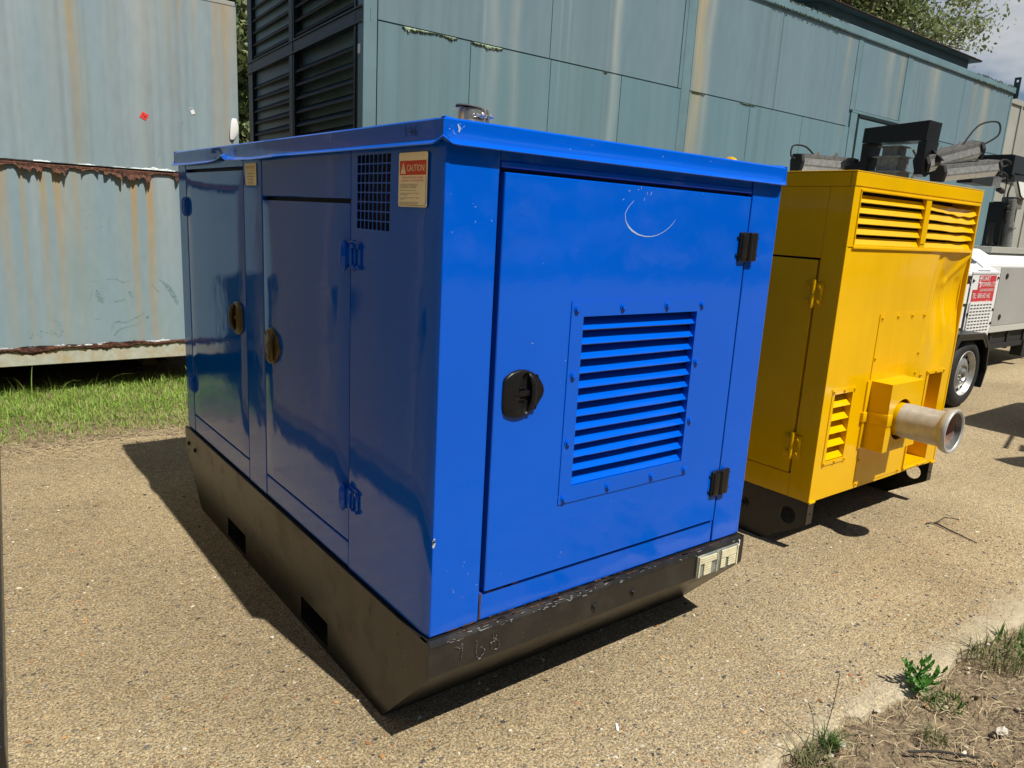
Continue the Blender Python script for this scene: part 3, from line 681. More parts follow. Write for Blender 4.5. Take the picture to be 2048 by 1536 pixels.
    ribbon(mb, [(.030, -.0113, 1.766), (.036, -.0113, 1.757), (.034, -.0113, 1.748)], [.003, .007, .004], (0, -1, 0))
    ribbon(mb, [(-.0113, .63, 1.774), (-.0113, .628, 1.768), (-.0113, .629, 1.752), (-.0113, .626, 1.745)], [.004, .0018, .0014, .002], (-1, 0, 0))
    mb.build('scratch', M['scratch'], t)
    # rust bleeding from the joints, chipped fold low on the near corner
    mb = MB()
    ribbon(mb, [(.1755, -.0005, .392), (.1755, -.0005, .43), (.1755, -.0005, .478)], [.007, .005, .008], (0, -1, 0))
    for k in range(34):
        x = random.uniform(.05, .75) if k < 26 else random.uniform(.19, .28); z = ZB+.0045 if k < 26 else .474
        l = random.uniform(.01, .05); ribbon(mb, [(x, -.0008 if k < 26 else .0016, z), (x+l, -.0008 if k < 26 else .0016, z+random.uniform(-.001, .001))], random.uniform(.002, .0055), (0, -1, 0))
    mb.build('rust_trace', M['rust'], t)['kind'] = 'stuff'
    mb = MB()
    for k in range(9): 
        z = .668+random.uniform(-.012, .012); ribbon(mb, [(.0035+random.uniform(0, .003), -.0012, z), (.009+random.uniform(0, .004), -.0012, z+random.uniform(-.01, .01))], random.uniform(.002, .005), (0, -1, 0))
    mb.build('paint_chip', M['peel'], t)
    return t
blue_machine()
# ------------------------------------------------------------------ yellow machine
def yellow_machine():
    x0, x1, yf, yb, zb, zt = 2.292, 3.655, .20, 2.62, .268, 1.842
    t = thing('pump', 'yellow steel canopied pump with a dented louvred front and a steel outlet pipe', 'pump', ((x0+x1)/2, (yf+yb)/2, 0))
    Yl = M['yellow']
    # skid: plate each side with an end flange and a round lifting hole
    for xs_, sg in ((x0+.003, 1), (x1-.003, -1)):
        mb = MB(); n = 24; hc = (yf+.102, .172); hr = .043
        outer = []
        prof = [(yf+.004, zb), (yf+.004, .158), (yf+.03, .13), (yf+.235, .0), (yb-.235, .0), (yb-.004, .15), (yb-.004, zb)]
        # front part with the hole, as a ring of quads to a surrounding box
        box_ = [(yf+.004, zb), (yf+.004, .158), (yf+.0275, .131), (yf+.16, .0475), (yf+.20, .0475), (yf+.20, zb)]
        def hit(a):
            best = None
            for i in range(len(box_)):
                p, q = box_[i], box_[(i+1) % len(box_)]; ex, ey = q[0]-p[0], q[1]-p[1]; dx, dy = math.cos(a), math.sin(a); den = dx*ey-dy*ex
                if abs(den) < 1e-9: continue
                wx, wy = p[0]-hc[0], p[1]-hc[1]; tt = (wx*ey-wy*ex)/den; qq = (wx*dy-wy*dx)/den
                if tt > 0 and -1e-6 <= qq <= 1+1e-6: best = tt if best is None else min(best, tt)
            return (hc[0]+best*math.cos(a), hc[1]+best*math.sin(a))
        for k in range(48):
            a, b = 2*math.pi*k/48, 2*math.pi*(k+1)/48
            pa, pb = hit(a), hit(b); ia, ib = (hc[0]+hr*math.cos(a), hc[1]+hr*math.sin(a)), (hc[0]+hr*math.cos(b), hc[1]+hr*math.sin(b))
            for d in (0, .006): mb.poly([(xs_+sg*d, *q) for q in (ia, pa, pb, ib)])
            mb.poly([(xs_, *ia), (xs_, *ib), (xs_+sg*.006, *ib), (xs_+sg*.006, *ia)])
        mb.prism([(xs_, y, z) for y, z in ((yf+.20, zb), (yf+.20, .0475), (yf+.16, .0475), (yf+.235, 0), (yb-.235, 0), (yb-.004, .15), (yb-.004, zb))], (sg*.006, 0, 0))
        mb.box(min(xs_, xs_+sg*.052), max(xs_, xs_+sg*.052), yf+.001, yf+.006, .152, zb-.002)
        mb.cyl((xs_+sg*.03, yf+.002, .205), (xs_+sg*.03, yf-.003, .205), .005, seg=8)
        mb.lathe((xs_-sg*.004, yf+.36, .15), (-sg, 0, 0), [(0, .026), (.004, .026), (.004, .016), (.02, .012), (.02, 0)], 14)
        mb.build('skid_rail', M['black'], t, smooth=35)
    for y in (yf+.45, yb-.5):
        mb = MB(); mb.box(x0+.02, x1-.02, y, y+.12, .12, .25, .004); mb.build('skid_cross_member', M['black_matt'], t)
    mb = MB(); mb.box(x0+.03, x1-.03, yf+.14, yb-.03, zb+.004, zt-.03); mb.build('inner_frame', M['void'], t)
    # left side (faces -x): panels
    def pnl(y0, y1, z0, z1, d=0., name='side_panel', bev=.0035):
        m_ = MB(); m_.box(x0+d, x0+.026, y0, y1, z0, z1, bev); return m_.build(name, Yl, t)
    pnl(yf+.006, .318, zb, 1.774); pnl(.3195, yb, 1.448, 1.774, .0012); door = pnl(.330, 1.10, .390, 1.4385, -.001, 'door'); pnl(.3195, yb, zb, .3865, .0006); pnl(1.104, yb, .390, 1.4385, 0)
    pnl(yf+.024, yb, 1.7745, zt-.004, -.002)
    mb = MB()
    for s in (-1, 1): mb.box(min(s*.006, s*.046), max(s*.006, s*.046), -.056, .056, -.001, .0055, .003, 2)
    mb.cyl((0, -.064, .008), (0, -.0008, .008), .0105, seg=14); mb.cyl((0, .0008, .008), (0, .064, .008), .0105, seg=14); mb.cyl((0, .064, .006), (0, .070, .006), .0105, seg=12)
    for a in (-.026, .026):
        for b in (-.035, .035): mb.hexbolt((a, b, .005), (0, 0, 1), .0095, .009)
    hm = mesh_of(mb, 'hinge', Yl, 35)
    for z in (1.278, .53): put(hm, 'hinge', LEFT(x0-.0025, .3245, z), door)
    # roof
    mb = MB(); mb.box(x0-.004, x1+.003, yf-.004, yb, zt-.0035, zt+.002, .002); mb.box(x0-.002, x1+.001, yf-.003, yf+.022, 1.776, zt-.004, .003)
    roof = mb.build('roof', Yl, t)
    mb = MB(); ey = (2.97, 1.40)
    mb.box(ey[0]-.06, ey[0]+.06, ey[1]-.06, ey[1]+.06, zt+.002, zt+.014); mb.box(ey[0]-.012, ey[0]+.012, ey[1]-.05, ey[1]+.05, zt+.014, zt+.10, .004)
    mb.tube([(ey[0], ey[1]+.05*math.cos(R(a)), zt+.075+.06*math.sin(R(a))) for a in range(-20, 201, 20)], .020, 12); mb.build('lifting_eye', Yl, t, smooth=40)
    mb = MB(); mb.box(x1-.026, x1-.001, yf+.022, yb, zb, 1.774, .003); mb.box(x0+.03, x1-.03, yb-.026, yb-.002, zb, 1.774); mb.build('side_panel', Yl, t)
    # front frame round the louvres
    mb = MB(); P = lambda u, v, d: (u, yf+d, v)
    mb.plate([x0-.0006, 2.350, 3.000, 3.049, 3.630, x1], [1.508, 1.520, 1.756, 1.7755], lambda i, j: j == 1 and i in (1, 3), P, .02)
    mb.box(2.345, 3.635, yf-.007, yf+.002, 1.756, 1.766, .002); mb.box(2.345, 2.352, yf-.006, yf+.002, 1.52, 1.756, .002); mb.box(3.628, 3.635, yf-.006, yf+.002, 1.52, 1.756, .002)
    mb.box(2.345, 3.635, yf-.006, yf+.003, 1.500, 1.512, .002); mb.box(2.997, 3.052, yf-.0035, yf+.006, 1.535, 1.757, .002)
    fr = mb.build('louvre_frame', Yl, t)
    for (a, b, bent) in ((2.349, 3.001, 0), (3.048, 3.631, 1)):
        for k in range(5):
            z = 1.518+.0475*k; mb = MB(); N_ = 22; rows = []
            for i in range(N_+1):
                u = i/N_; x = a+(b-a)*u
                bz = 0; by = 0
                if bent:
                    s = u**1.3; bz = -.010*s*math.sin(math.pi*u*.9+.3)*(.6+.25*k)+.003*math.sin(13*u+k*2)*s; by = .012*math.sin(math.pi*u)*(k/4)+.004*math.sin(21*u+k)*s
                    if k == 4: bz += -.010*s+.005*math.sin(27*u)*s
                rows.append([mb.bm.verts.new(p) for p in ((x, yf+.004+by, z-.001+bz), (x, yf+.003+by, z+.0015+bz), (x, yf+.022+by*.4, z+.034+bz*.5), (x, yf+.0238+by*.4, z+.033+bz*.5))])
            for i in range(N_):
                for q in range(4): mb.bm.faces.new((rows[i][q], rows[i+1][q], rows[i+1][(q+1) % 4], rows[i][(q+1) % 4]))
            mb.build('louvre_slat', Yl, fr, smooth=30)
    # front sheet: a pressed panel with a big dent at its upper right, with openings
    def dent(x, z):
        g = lambda cx, cz, rx, rz: math.exp(-(((x-cx)/rx)**2+((z-cz)/rz)**2))
        d = .046*g(3.50, 1.28, .17, .18)+.022*g(3.40, 1.12, .09, .22)
        # sharp creases
        for (ax, az, bx, bz, w, h) in ((3.30, 1.47, 3.24, 1.05, .024, .011), (3.64, 1.49, 3.46, 1.33, .016, -.013), (3.46, 1.33, 3.50, 1.02, .020, -.011), (3.60, 1.34, 3.62, 1.08, .016, .010), (3.50, 1.02, 3.42, .88, .045, .006)):
            vx, vz = bx-ax, bz-az; q = max(0, min(1, ((x-ax)*vx+(z-az)*vz)/(vx*vx+vz*vz))); dd = math.hypot(x-ax-q*vx, z-az-q*vz); d += h*math.exp(-(dd/w)**2)*(1-.5*q)
        d *= min(1, max(0, (1.505-z)/.035))*min(1, max(0, (x-3.02)/.2))
        return d+.0008*math.sin(7*x+3)*math.sin(6*z)
    us = sorted(set(list(np.round(np.arange(x0+.0005, 2.72, .05), 4))+[2.388, 2.556, 2.72, 2.915, 3.075]+list(np.round(np.arange(3.10, x1-.01, .0155), 4))+[3.257, 3.375, 3.531, 3.545, x1]))
    us = [u for i, u in enumerate(us) if i == 0 or u-us[i-1] > .0012]
    vs = sorted(set([zb, .306, .4665, .5, .575, .806, .826, .84]+list(np.round(np.arange(.86, 1.5, .0155), 4))+[1.505]))
    def hole(i, j):
        u, v = (us[i]+us[i+1])/2, (vs[j]+vs[j+1])/2
        return (2.388 < u < 2.556 and .4665 < v < .806) or (3.375 < u < 3.545 and .575 < v < .826) or (3.257 < u < 3.531 and .306 < v < .5)
    mb = MB(); mb.plate(us, vs, hole, lambda u, v, d: (u, yf+.003+d+dent(u, v), v), .003)
    sheet = mb.build('front_sheet', Yl, t, smooth=50)
    mb = MB(); mb.bm.free()
    for bx in ((x0-.001, x0+.012, yf-.001, yf+.03, zb, 1.506), (x1-.012, x1+.001, yf-.001, yf+.03, zb, 1.506), (x0-.002, x0+.05, yf-.008, yf+.004, zb-.004, zb+.008), (x1-.05, x1+.002, yf-.008, yf+.004, zb-.004, zb+.008)):
        mb = MB(); mb.box(*bx, .002); mb.build('edge_fold', Yl, t)
    bm_ = bolt_mesh('bolt', Yl, .0062, .008)
    # bolted cover plate
    mb = MB(); mb.plate([2.712, 2.72, 3.20, 3.21], [.285, .80, 1.176, 1.184], lambda i, j: False, lambda u, v, d: (u, yf-.0005+d+(dent(u, v) if d == 0 else dent(u, v)), v), .0045); cov = mb.build('cover_plate', Yl, t)
    for x, z in ((2.735, 1.165), (2.90, 1.168), (3.055, 1.168), (3.193, 1.165), (2.725, .96), (2.725, .76), (2.725, .62), (2.725, .52), (2.725, .42), (3.195, .96), (2.728, .292), (3.196, .85), (3.19, .292)): put(bm_, 'bolt', FRONT(x, yf-.0006, z), cov)
    # small louvre, left
    mb = MB(); mb.plate([2.366, 2.388, 2.556, 2.578], [.446, .4665, .806, .832], lambda i, j: i == 1 and j == 1, lambda u, v, d: (u, yf-.001+d, v), .004)
    mb.box(2.37, 2.574, yf+.07, yf+.072, .45, .83)
    for xx in (2.386, 2.558): mb.poly([(xx, yf+.004, .45), (xx, yf+.07, .45), (xx, yf+.07, .83), (xx, yf+.004, .83)])
    lv = mb.build('louvre_frame', Yl, t)
    for k in range(5):
        z = .470+.067*k; mb = MB(); mb.prism([(2.387, yf+.003, z), (2.387, yf+.0015, z+.002), (2.387, yf+.046, z+.044), (2.387, yf+.048, z+.042)], (.17, 0, 0)); mb.build('louvre_slat', Yl, lv)
    for x in (2.376, 2.472, 2.568):
        for z in (.457, .820): put(bm_, 'bolt', FRONT(x, yf-.001, z), lv)
    # slot, right, and the open recess under it
    mb = MB(); mb.plate([3.352, 3.375, 3.545, 3.565], [.56, .575, .826, .846], lambda i, j: i == 1 and j == 1, lambda u, v, d: (u, yf-.001+d, v), .004)
    mb.poly([(3.375, yf+.006, .575), (3.375, yf+.12, .60), (3.545, yf+.12, .60), (3.545, yf+.006, .575)]); mb.poly([(3.375, yf+.12, .58), (3.545, yf+.12, .58), (3.545, yf+.12, .83), (3.375, yf+.12, .83)])
    for x in (3.375, 3.545): mb.poly([(x, yf+.006, .575), (x, yf+.12, .575), (x, yf+.12, .826), (x, yf+.006, .826)])
    sl_ = mb.build('slot_frame', Yl, t)
    for x in (3.362, 3.455, 3.556): put(bm_, 'bolt', FRONT(x, yf-.001, .836), sl_)
    mb = MB(); a, b, c, d = 3.257, 3.531, .306, .5
    mb.poly([(a, yf+.006, c), (b, yf+.006, c), (b, yf+.13, c), (a, yf+.13, c)]); mb.poly([(a, yf+.006, d), (b, yf+.006, d), (b, yf+.13, d), (a, yf+.13, d)]); mb.poly([(a, yf+.13, c), (b, yf+.13, c), (b, yf+.13, d), (a, yf+.13, d)])
    for x in (a, b): mb.poly([(x, yf+.006, c), (x, yf+.13, c), (x, yf+.13, d), (x, yf+.006, d)])
    mb.box(a-.012, b+.004, yf-.010, yf+.004, c-.024, c-.012, .002); mb.box(a-.012, a-.002, yf-.004, yf+.004, c-.02, d, .001); mb.build('recess', Yl, t)
    put(bm_, 'bolt', FRONT(3.41, yf-.010, .290), sheet); put(bm_, 'bolt', FRONT(3.27, yf-.002, .83), sheet)
    # pipe guard box and outlet pipe
    px, pz, pr, hr = 2.872, .652, .088, .108
    X0, X1, Z0, Z1, yg = 2.722, 3.062, .492, .846, yf-.112
    mb = MB(); n = 40; ring, sq = [], []
    for k in range(n):
        a = 2*math.pi*(k+.5)/n; ring.append((px+hr*math.cos(a), pz+hr*math.sin(a)))
        dx, dz = math.cos(a), math.sin(a); tt = min(((X1 if dx > 0 else X0)-px)/dx if abs(dx) > 1e-6 else 9, ((Z1 if dz > 0 else Z0)-pz)/dz if abs(dz) > 1e-6 else 9)
        sq.append((px+dx*tt, pz+dz*tt))
    cor = {k: None for k in range(n)}
    for k in range(n):
        i, j = k, (k+1) % n
        pts = [(ring[i][0], yg, ring[i][1]), (sq[i][0], yg, sq[i][1])]
        if abs(sq[i][0]-sq[j][0]) > 1e-6 and abs(sq[i][1]-sq[j][1]) > 1e-6:
            pts.append((X1 if sq[i][0]+sq[j][0] > X0+X1 else X0, yg, Z1 if sq[i][1]+sq[j][1] > Z0+Z1 else Z0))
        pts += [(sq[j][0], yg, sq[j][1]), (ring[j][0], yg, ring[j][1])]
        mb.poly(pts); mb.poly([(ring[i][0], yg, ring[i][1]), (ring[j][0], yg, ring[j][1]), (ring[j][0], yg+.008, ring[j][1]), (ring[i][0], yg+.008, ring[i][1])])
    for (p, q) in (((X0, Z0), (X0, Z1)), ((X0, Z1), (X1, Z1)), ((X1, Z1), (X1, Z0)), ((X1, Z0), (X0, Z0))):
        mb.poly([(p[0], yg, p[1]), (q[0], yg, q[1]), (q[0], yf, q[1]), (p[0], yf, p[1])])
    bmesh.ops.remove_doubles(mb.bm, verts=mb.bm.verts, dist=.0008)
    mb.box(X0-.005, px-hr+.004, yg-.005, yf+.001, .630, .690, .002); mb.box(X1-.05, X1+.004, yg-.005, yf+.001, .630, .690, .002)
    mb.box(X0-.034, X0+.004, yf-.006, yf+.003, .49, .846, .001); mb.box(X0-.048, X0, yf-.014, yf+.003, .635, .685, .002); mb.box(X1-.004, X1+.03, yf-.006, yf+.003, .49, .846, .001)
    g = mb.build('pipe_guard', Yl, t, smooth=30)
    mb = MB(); ye = yf-.372
    mb.lathe((px, 0, pz), (0, -1, 0), [(-(yf+.1), pr), (-(yf-.120), pr), (-(yf-.122), pr+.0003), (-(yf-.128), pr+.0003)], 40)
    mb.build('painted_pipe_root', Yl, t, smooth=40)
    mb = MB()
    mb.lathe((px, 0, pz), (0, -1, 0), [(-(yf-.127), pr+.0006), (-(ye+.062), pr+.0008), (-(ye+.052), pr+.004), (-(ye+.046), pr+.006), (-(ye+.040), pr+.0145), (-(ye+.030), pr+.020), (-(ye+.018), pr+.0235), (-(ye+.008), pr+.0235), (-(ye+.001), pr+.020), (-ye, pr+.014), (-(ye+.002), pr+.009), (-(ye+.008), pr+.005)], 48)
    pipe = mb.build('outlet_pipe', M['pipe'], t, smooth=50)
    mb = MB(); mb.lathe((px, 0, pz), (0, -1, 0), [(-(ye+.008), pr+.005), (-(ye+.034), pr+.004), (-(ye+.037), pr-.006), (-(ye+.20), pr-.007)], 40, [0, 0, 1])
    mb.build('pipe_bore', [M['galv_dull'], M['pipe_in']], pipe, smooth=40)
    mb = MB(); mb.lathe((px, yf+.05, pz), (0, 1, 0), [(0, .14), (.001, 0)], 24); mb.build('flap', M['pipe_in'], pipe)
    return t
yellow_machine()

# ------------------------------------------------------------------ grey steel container, left
def streaks(xs, zs, base, drips, seed, ztop, pale=.25, h=1.4, warm=(.38, .33, .24), palec=(.32, .365, .37)):
    """rain-washed paint: colour per vertex from vertical streaks; drips = [(x, width, length, strength, colour)]"""
    X, Z = np.meshgrid(xs, zs, indexing='ij'); t_ = np.clip((ztop-Z)/h, 0, 1)
    s1 = fnoise(xs, seed, 5, 7.)[:, None]; s2 = fnoise(xs, seed+5, 4, 30.)[:, None]; s3 = fnoise(xs, seed+9, 3, 1.7)[:, None]
    c = np.ones((*X.shape, 3))*np.array(base)
    k = np.clip((s1-.40)*2.2+(s2-.5)*.8, 0, 1)*(1-.55*t_)*pale*2
    c = c*(1-k[..., None])+np.array(palec)*k[..., None]
    dk = np.clip((s2*s3-.28)*1.6, 0, .5); c *= (1-.32*dk)[..., None]
    wv = np.clip((s3-.52)*2, 0, 1)*(1-.7*t_)*.16; c = c*(1-wv[..., None])+np.array(warm)*wv[..., None]
    for (x, w, ln, st, col) in drips:
        wob = .25*w*np.sin(Z*5+x*9)
        g = np.exp(-((X-x+wob)/(w*(1+.25*t_)))**2)*st*np.exp(-np.clip(ztop-Z, 0, 9)/ln)*(.65+.5*fnoise(xs, int(abs(x)*97)+3, 3, 70.)[:, None])
        g = np.clip(g, 0, .95)[..., None]; c = c*(1-g)+np.array(col)*g
    # fine blotches
    rg = np.random.default_rng(seed); n = rg.normal(0, 1, X.shape)
    for ax in (0, 1):
        for _ in range(2): n = (n+np.roll(n, 1, ax)+np.roll(n, -1, ax))/3
    c *= (1+.018*n/n.std())[..., None]
    return np.clip(c, .01, 1)
def painted_sheet(name, xs, zs, y, cols, m, parent, wave=.0, thick=.01):
    nx, nz = len(xs), len(zs); X, Z = np.meshgrid(xs, zs, indexing='ij'); Yv = y+wave*np.sin(X*2.3+.5)*np.sin(Z*2.1)
    V = np.stack([X, Yv, Z], -1).reshape(-1, 3); idx = np.arange(nx*nz).reshape(nx, nz)
    F = np.stack([idx[:-1, :-1], idx[1:, :-1], idx[1:, 1:], idx[:-1, 1:]], -1).reshape(-1, 4)
    # folded edge all round
    rim = np.r_[idx[:, 0], idx[-1, 1:], idx[-2::-1, -1], idx[0, -2:0:-1]]; B0 = len(V)
    V = np.r_[V, V[rim]+np.array((0, thick, 0))]; C = np.r_[cols.reshape(-1, 3), cols.reshape(-1, 3)[rim]]
    k = np.arange(len(rim)); k2 = (k+1) % len(rim)
    F = np.r_[F, np.stack([rim[k2], rim[k], B0+k, B0+k2], -1)]
    return np_mesh(name, V, F, m, C, parent)
def bez(pts, n=24):
    """smooth curve through control points"""
    P = [Vector(p) for p in pts]; out = []
    for i in range(len(P)-1):
        a, b, c, d = P[max(i-1, 0)], P[i], P[i+1], P[min(i+2, len(P)-1)]
        for k in range(n//(len(P)-1)+1):
            t = k/(n//(len(P)-1)+1); out.append(.5*((2*b)+(c-a)*t+(2*a-5*b+4*c-d)*t*t+(3*b-a-3*c+d)*t**3))
    return out+[P[-1]]
def grey_container():
    t = thing('steel_container', 'weathered grey steel container with rusted seams raised above the grass', 'container', (-.9, 6.3, 0))
    xl, xr, y = -3.4, 1.132, 5.0
    gold, orange, tan = (.42, .28, .09), (.47, .275, .065), (.43, .36, .21)
    base = (.245, .332, .372)
    xs = np.r_[np.linspace(xl, -.9, 40), np.arange(-.89, xr, .008), xr]
    zs = np.linspace(1.772, 3.093, 56)
    d = [(-.055, .026, 1.0, .75, gold), (-.03, .06, 1.4, .35, tan), (.965, .03, 1.2, .6, gold), (1.03, .022, .9, .75, gold), (1.075, .05, .7, .7, (.42, .33, .2)), (.80, .03, .35, .5, tan), (.62, .05, .5, .3, tan), (.40, .09, 1.2, .3, (.56, .52, .42)), (-.40, .10, 1.3, .25, (.55, .52, .45)), (.22, .04, .6, .2, tan), (.70, .018, .2, .6, gold), (-.2, .05, .9, .2, tan)]
    painted_sheet('upper_panel', xs, zs, y, streaks(xs, zs, base, d, 3, 3.1), M['grey_paint'], t, .003)
    zs = np.linspace(.404, 1.738, 60)
    d = [(-.435, .018, 1.2, .55, gold), (-.31, .022, .8, .85, gold), (-.215, .022, .7, .9, orange), (-.175, .06, 1.0, .45, tan), (-.09, .02, .9, .5, gold), (-.55, .03, .9, .55, orange), (.22, .03, .8, .35, tan), (.300, .017, .75, 1.0, orange), (.305, .035, 1.6, .35, gold), (.415, .020, .8, 1.05, orange), (.43, .035, 1.8, .4, gold), (.50, .05, .9, .35, (.50, .50, .46)), (.58, .04, .8, .35, (.52, .5, .45)), (-.37, .03, .9, .3, (.50, .49, .44)), (-.02, .05, .6, .25, tan)]
    cols = streaks(xs, zs, (.24, .33, .372), d, 8, 1.70, pale=.08)
    X, Z = np.meshgrid(xs, zs, indexing='ij')
    for (cx, cz, rx, rz, a) in ((-.12, .98, .12, .22, .3), (.1, .93, .4, .3, .12), (.45, .62, .25, .16, .16)): # darker damp paint
        g = (a*np.exp(-(((X-cx)/rx)**2+((Z-cz)/rz)**2)))[..., None]; cols = cols*(1-g)+np.array((.20, .29, .30))*g
    painted_sheet('lower_panel', xs, zs, y+.004, cols, M['grey_paint'], t, .003)
    mb = MB(); mb.box(xl, xr-.004, y+.012, 7.5, .30, 3.08); mb.box(xl, xr-.006, y-.001, y+.05, 3.096, 3.13, .004); mb.build('body', M['beige'], t)
    mb = MB(); mb.box(xl, xr-.01, y-.004, y+.06, .264, .386, .004); rail = mb.build('bottom_rail', M['rail'], t)
    for x in (-2.6, -.9, .4):
        mb = MB(); mb.box(x-.05, x+.05, y+.2, 7.4, .16, .30); mb.box(x-.12, x+.12, y+.9, y+1.3, -.02, .16); mb.box(x-.12, x+.12, 6.9, 7.2, -.02, .16); mb.build('cross_bearer', M['rust_dark'], t)
    mb = MB(); mb.box(-3.2, .75, 6.15, 6.25, -.02, .30); mb.build('cross_bearer', M['rust_dark'], t)
    # peeling rust along the two seams
    pk = np.array([(-300, 10), (-200, 6), (-120, 14), (-60, 4), (0, 6), (12, 5), (22, 3), (30, 9), (40, 14), (50, 16), (57, 13), (75, 15), (90, 17), (105, 13), (112, 18), (117, 20), (122, 8), (128, 3), (136, 9), (150, 12), (158, 6), (168, 2), (176, 3), (184, 8), (196, 13), (210, 15), (222, 13), (234, 19), (246, 23), (258, 24), (264, 18), (272, 12), (280, 11), (285, 20), (292, 25), (298, 18), (304, 5), (312, 2), (338, 3), (344, 10), (352, 17), (362, 12), (400, 5), (460, 12), (500, 3)], float)
    sx = np.arange(-1.5, xr-.01, .005)
    dep = np.interp((sx+.55)/.00333, pk[:, 0], pk[:, 1])*.0030*(1+1.5*(fnoise(sx, 21, 4, 34.)-.5))*(1+.2*(RNG.random(len(sx))-.5))*(1-.75*(fnoise(sx, 27, 2, 11.) > .60))*(.75+.5*(np.floor(fnoise(sx, 29, 2, 30.)*5)/5))
    mb = MB(); prev = None
    for i, (x, dd) in enumerate(zip(sx, dep)):
        top = 1.757+.006*(fnoise(x, 4, 3, 12.)-.5); curl = .010+.45*dd*(.2+1.5*fnoise(x, 6, 3, 9.)); j = .009*(fnoise(x, 13, 2, 90.)-.5)
        cur = [mb.bm.verts.new(p) for p in ((x, y-.002, top), (x, y-.009+j, top-.006), (x, y-.008+j, top-.012-dd*.4), (x, y-.004-curl*.6+j, top-.012-dd*.8), (x, y-.002-curl, top-.012-dd), (x, y+.001-curl, top-.013-dd), (x, y-.001, top-.02-dd*.3))]
        if prev:
            for k in range(6): mb.bm.faces.new((prev[k], cur[k], cur[k+1], prev[k+1]))
        prev = cur
    mb.build('rust_flake_seam', M['rust'], t)
    mb = MB(); prev = None
    for x in sx:      # dark open joint above the flakes, white lifted paint
        cur = [mb.bm.verts.new(p) for p in ((x, y-.0035, 1.760+.003*fnoise(x, 31, 3, 40.)), (x, y-.0045, 1.7725+.004*fnoise(x, 33, 3, 25.)))]
        if prev: mb.bm.faces.new((prev[0], prev[1], cur[1], cur[0]))
        prev = cur
    mb.build('open_seam', M['rust_dark'], t)
    for (a, b, z, hgt, sd) in ((-.35, .62, 1.774, .016, 41), (-1.2, .62, .405, .018, 43)):
        mb = MB(); prev = None
        for x in np.arange(a, b, .004):
            hh = hgt*max(0, fnoise(x, sd, 4, 9.)*1.9-.62)*(.5+fnoise(x, sd+1, 2, 60.)); q = z+(-.005 if sd == 43 else -.0025)
            cur = [mb.bm.verts.new(p) for p in ((x, y-.010, q), (x, y-.008, q+.3*hh), (x, y-.0025, q+.0015+hh))]
            if prev:
                for k in range(2): mb.bm.faces.new((prev[k], prev[k+1], cur[k+1], cur[k]))
            prev = cur
        mb.build('lifted_paint_edge', M['peel'], t)
    mb = MB(); prev = None
    for x in sx:      # bottom seam scale
        h1 = .004+.085*max(0, fnoise(x, 51, 5, 5.)-.36)*(.6+.8*fnoise(x, 59, 3, 50.)); bl = (1 if -.05 < x < .33 else .35); up = .400+(.075*max(0, fnoise(x, 52, 4, 7.)-.35) if bl == 1 else .012*fnoise(x, 52, 3, 12.)); o = .003+.022*fnoise(x, 53, 4, 40.)
        cur = [mb.bm.verts.new(p) for p in ((x, y-.002, up), (x, y-.006-o*.5, up-.004), (x, y-.005-o, .394), (x, y-.005-o*.9, .392-h1*.6), (x, y-.003, .388-h1))]
        if prev:
            for k in range(4): mb.bm.faces.new((prev[k], prev[k+1], cur[k+1], cur[k]))
        prev = cur
    mb.build('rust_flake_seam', M['rust'], t)
    mb = MB(); prev = None
    for x in sx:
        q = .4085+.008*(fnoise(x, 57, 4, 14.)-.5); hh = .011*max(0.02, fnoise(x, 58, 3, 10.)-.22)
        cur = [mb.bm.verts.new(p) for p in ((x, y-.022, q-hh), (x, y-.022, q+hh))]
        if prev: mb.bm.faces.new((prev[0], prev[1], cur[1], cur[0]))
        prev = cur
    mb.build('open_seam', M['rust_dark'], t)
    # tape diamond with pen marks, white tag, loose white corner strip
    c = face_mat((.408, y-.0045, 2.172), (.92, 0, -.38), (.38, 0, .92))
    q = MB(); q.prism([(-.028, -.022, 0), (.022, -.026, 0), (.028, .022, 0), (-.022, .026, 0)], (0, 0, .0012)); q.xform(c); tp = q.build('red_tape', M['hot_red'], t)
    q = MB(); 
    for pl in ([(-.012, .012), (-.004, -.004), (-.014, -.010)], [(0, .010), (.012, -.012)], [(.012, .008), (.002, -.014), (.016, -.004)]): ribbon(q, [(a, b, .0016) for a, b in pl], .0035, (0, 0, 1))
    q.xform(c); q.build('pen_mark', M['ink'], tp)
    q = MB(); q.box(-.016, .014, -.017, .015, 0, .002, .0008); q.tube([(-.006+.012*math.cos(a), .022+.010*math.sin(a), .001) for a in np.linspace(0, 6.28, 12)], .0012, 5); q.xform(face_mat((.770, y-.0042, 2.245), (.9, 0, .3), (-.3, 0, .9))); q.build('white_tag', M['sign_white'], t)
    q = MB(); prev = None
    for i in range(15):
        u = i/14; w = .020+.022*math.sin(math.pi*u)**.8; cx = 1.098-.020*u+.012*math.sin(3*u); cur = [q.bm.verts.new(p) for p in ((cx-w, y-.010-.010*math.sin(3*u), 2.235-.17*u), (cx, y-.022, 2.235-.17*u), (cx+w*.7, y-.006, 2.237-.17*u))]
        if prev:
            for k in range(2): q.bm.faces.new((prev[k], prev[k+1], cur[k+1], cur[k]))
        prev = cur
    q.build('peeled_white_strip', M['sign_white'], t, smooth=60)
    # scuffs
    q = MB()
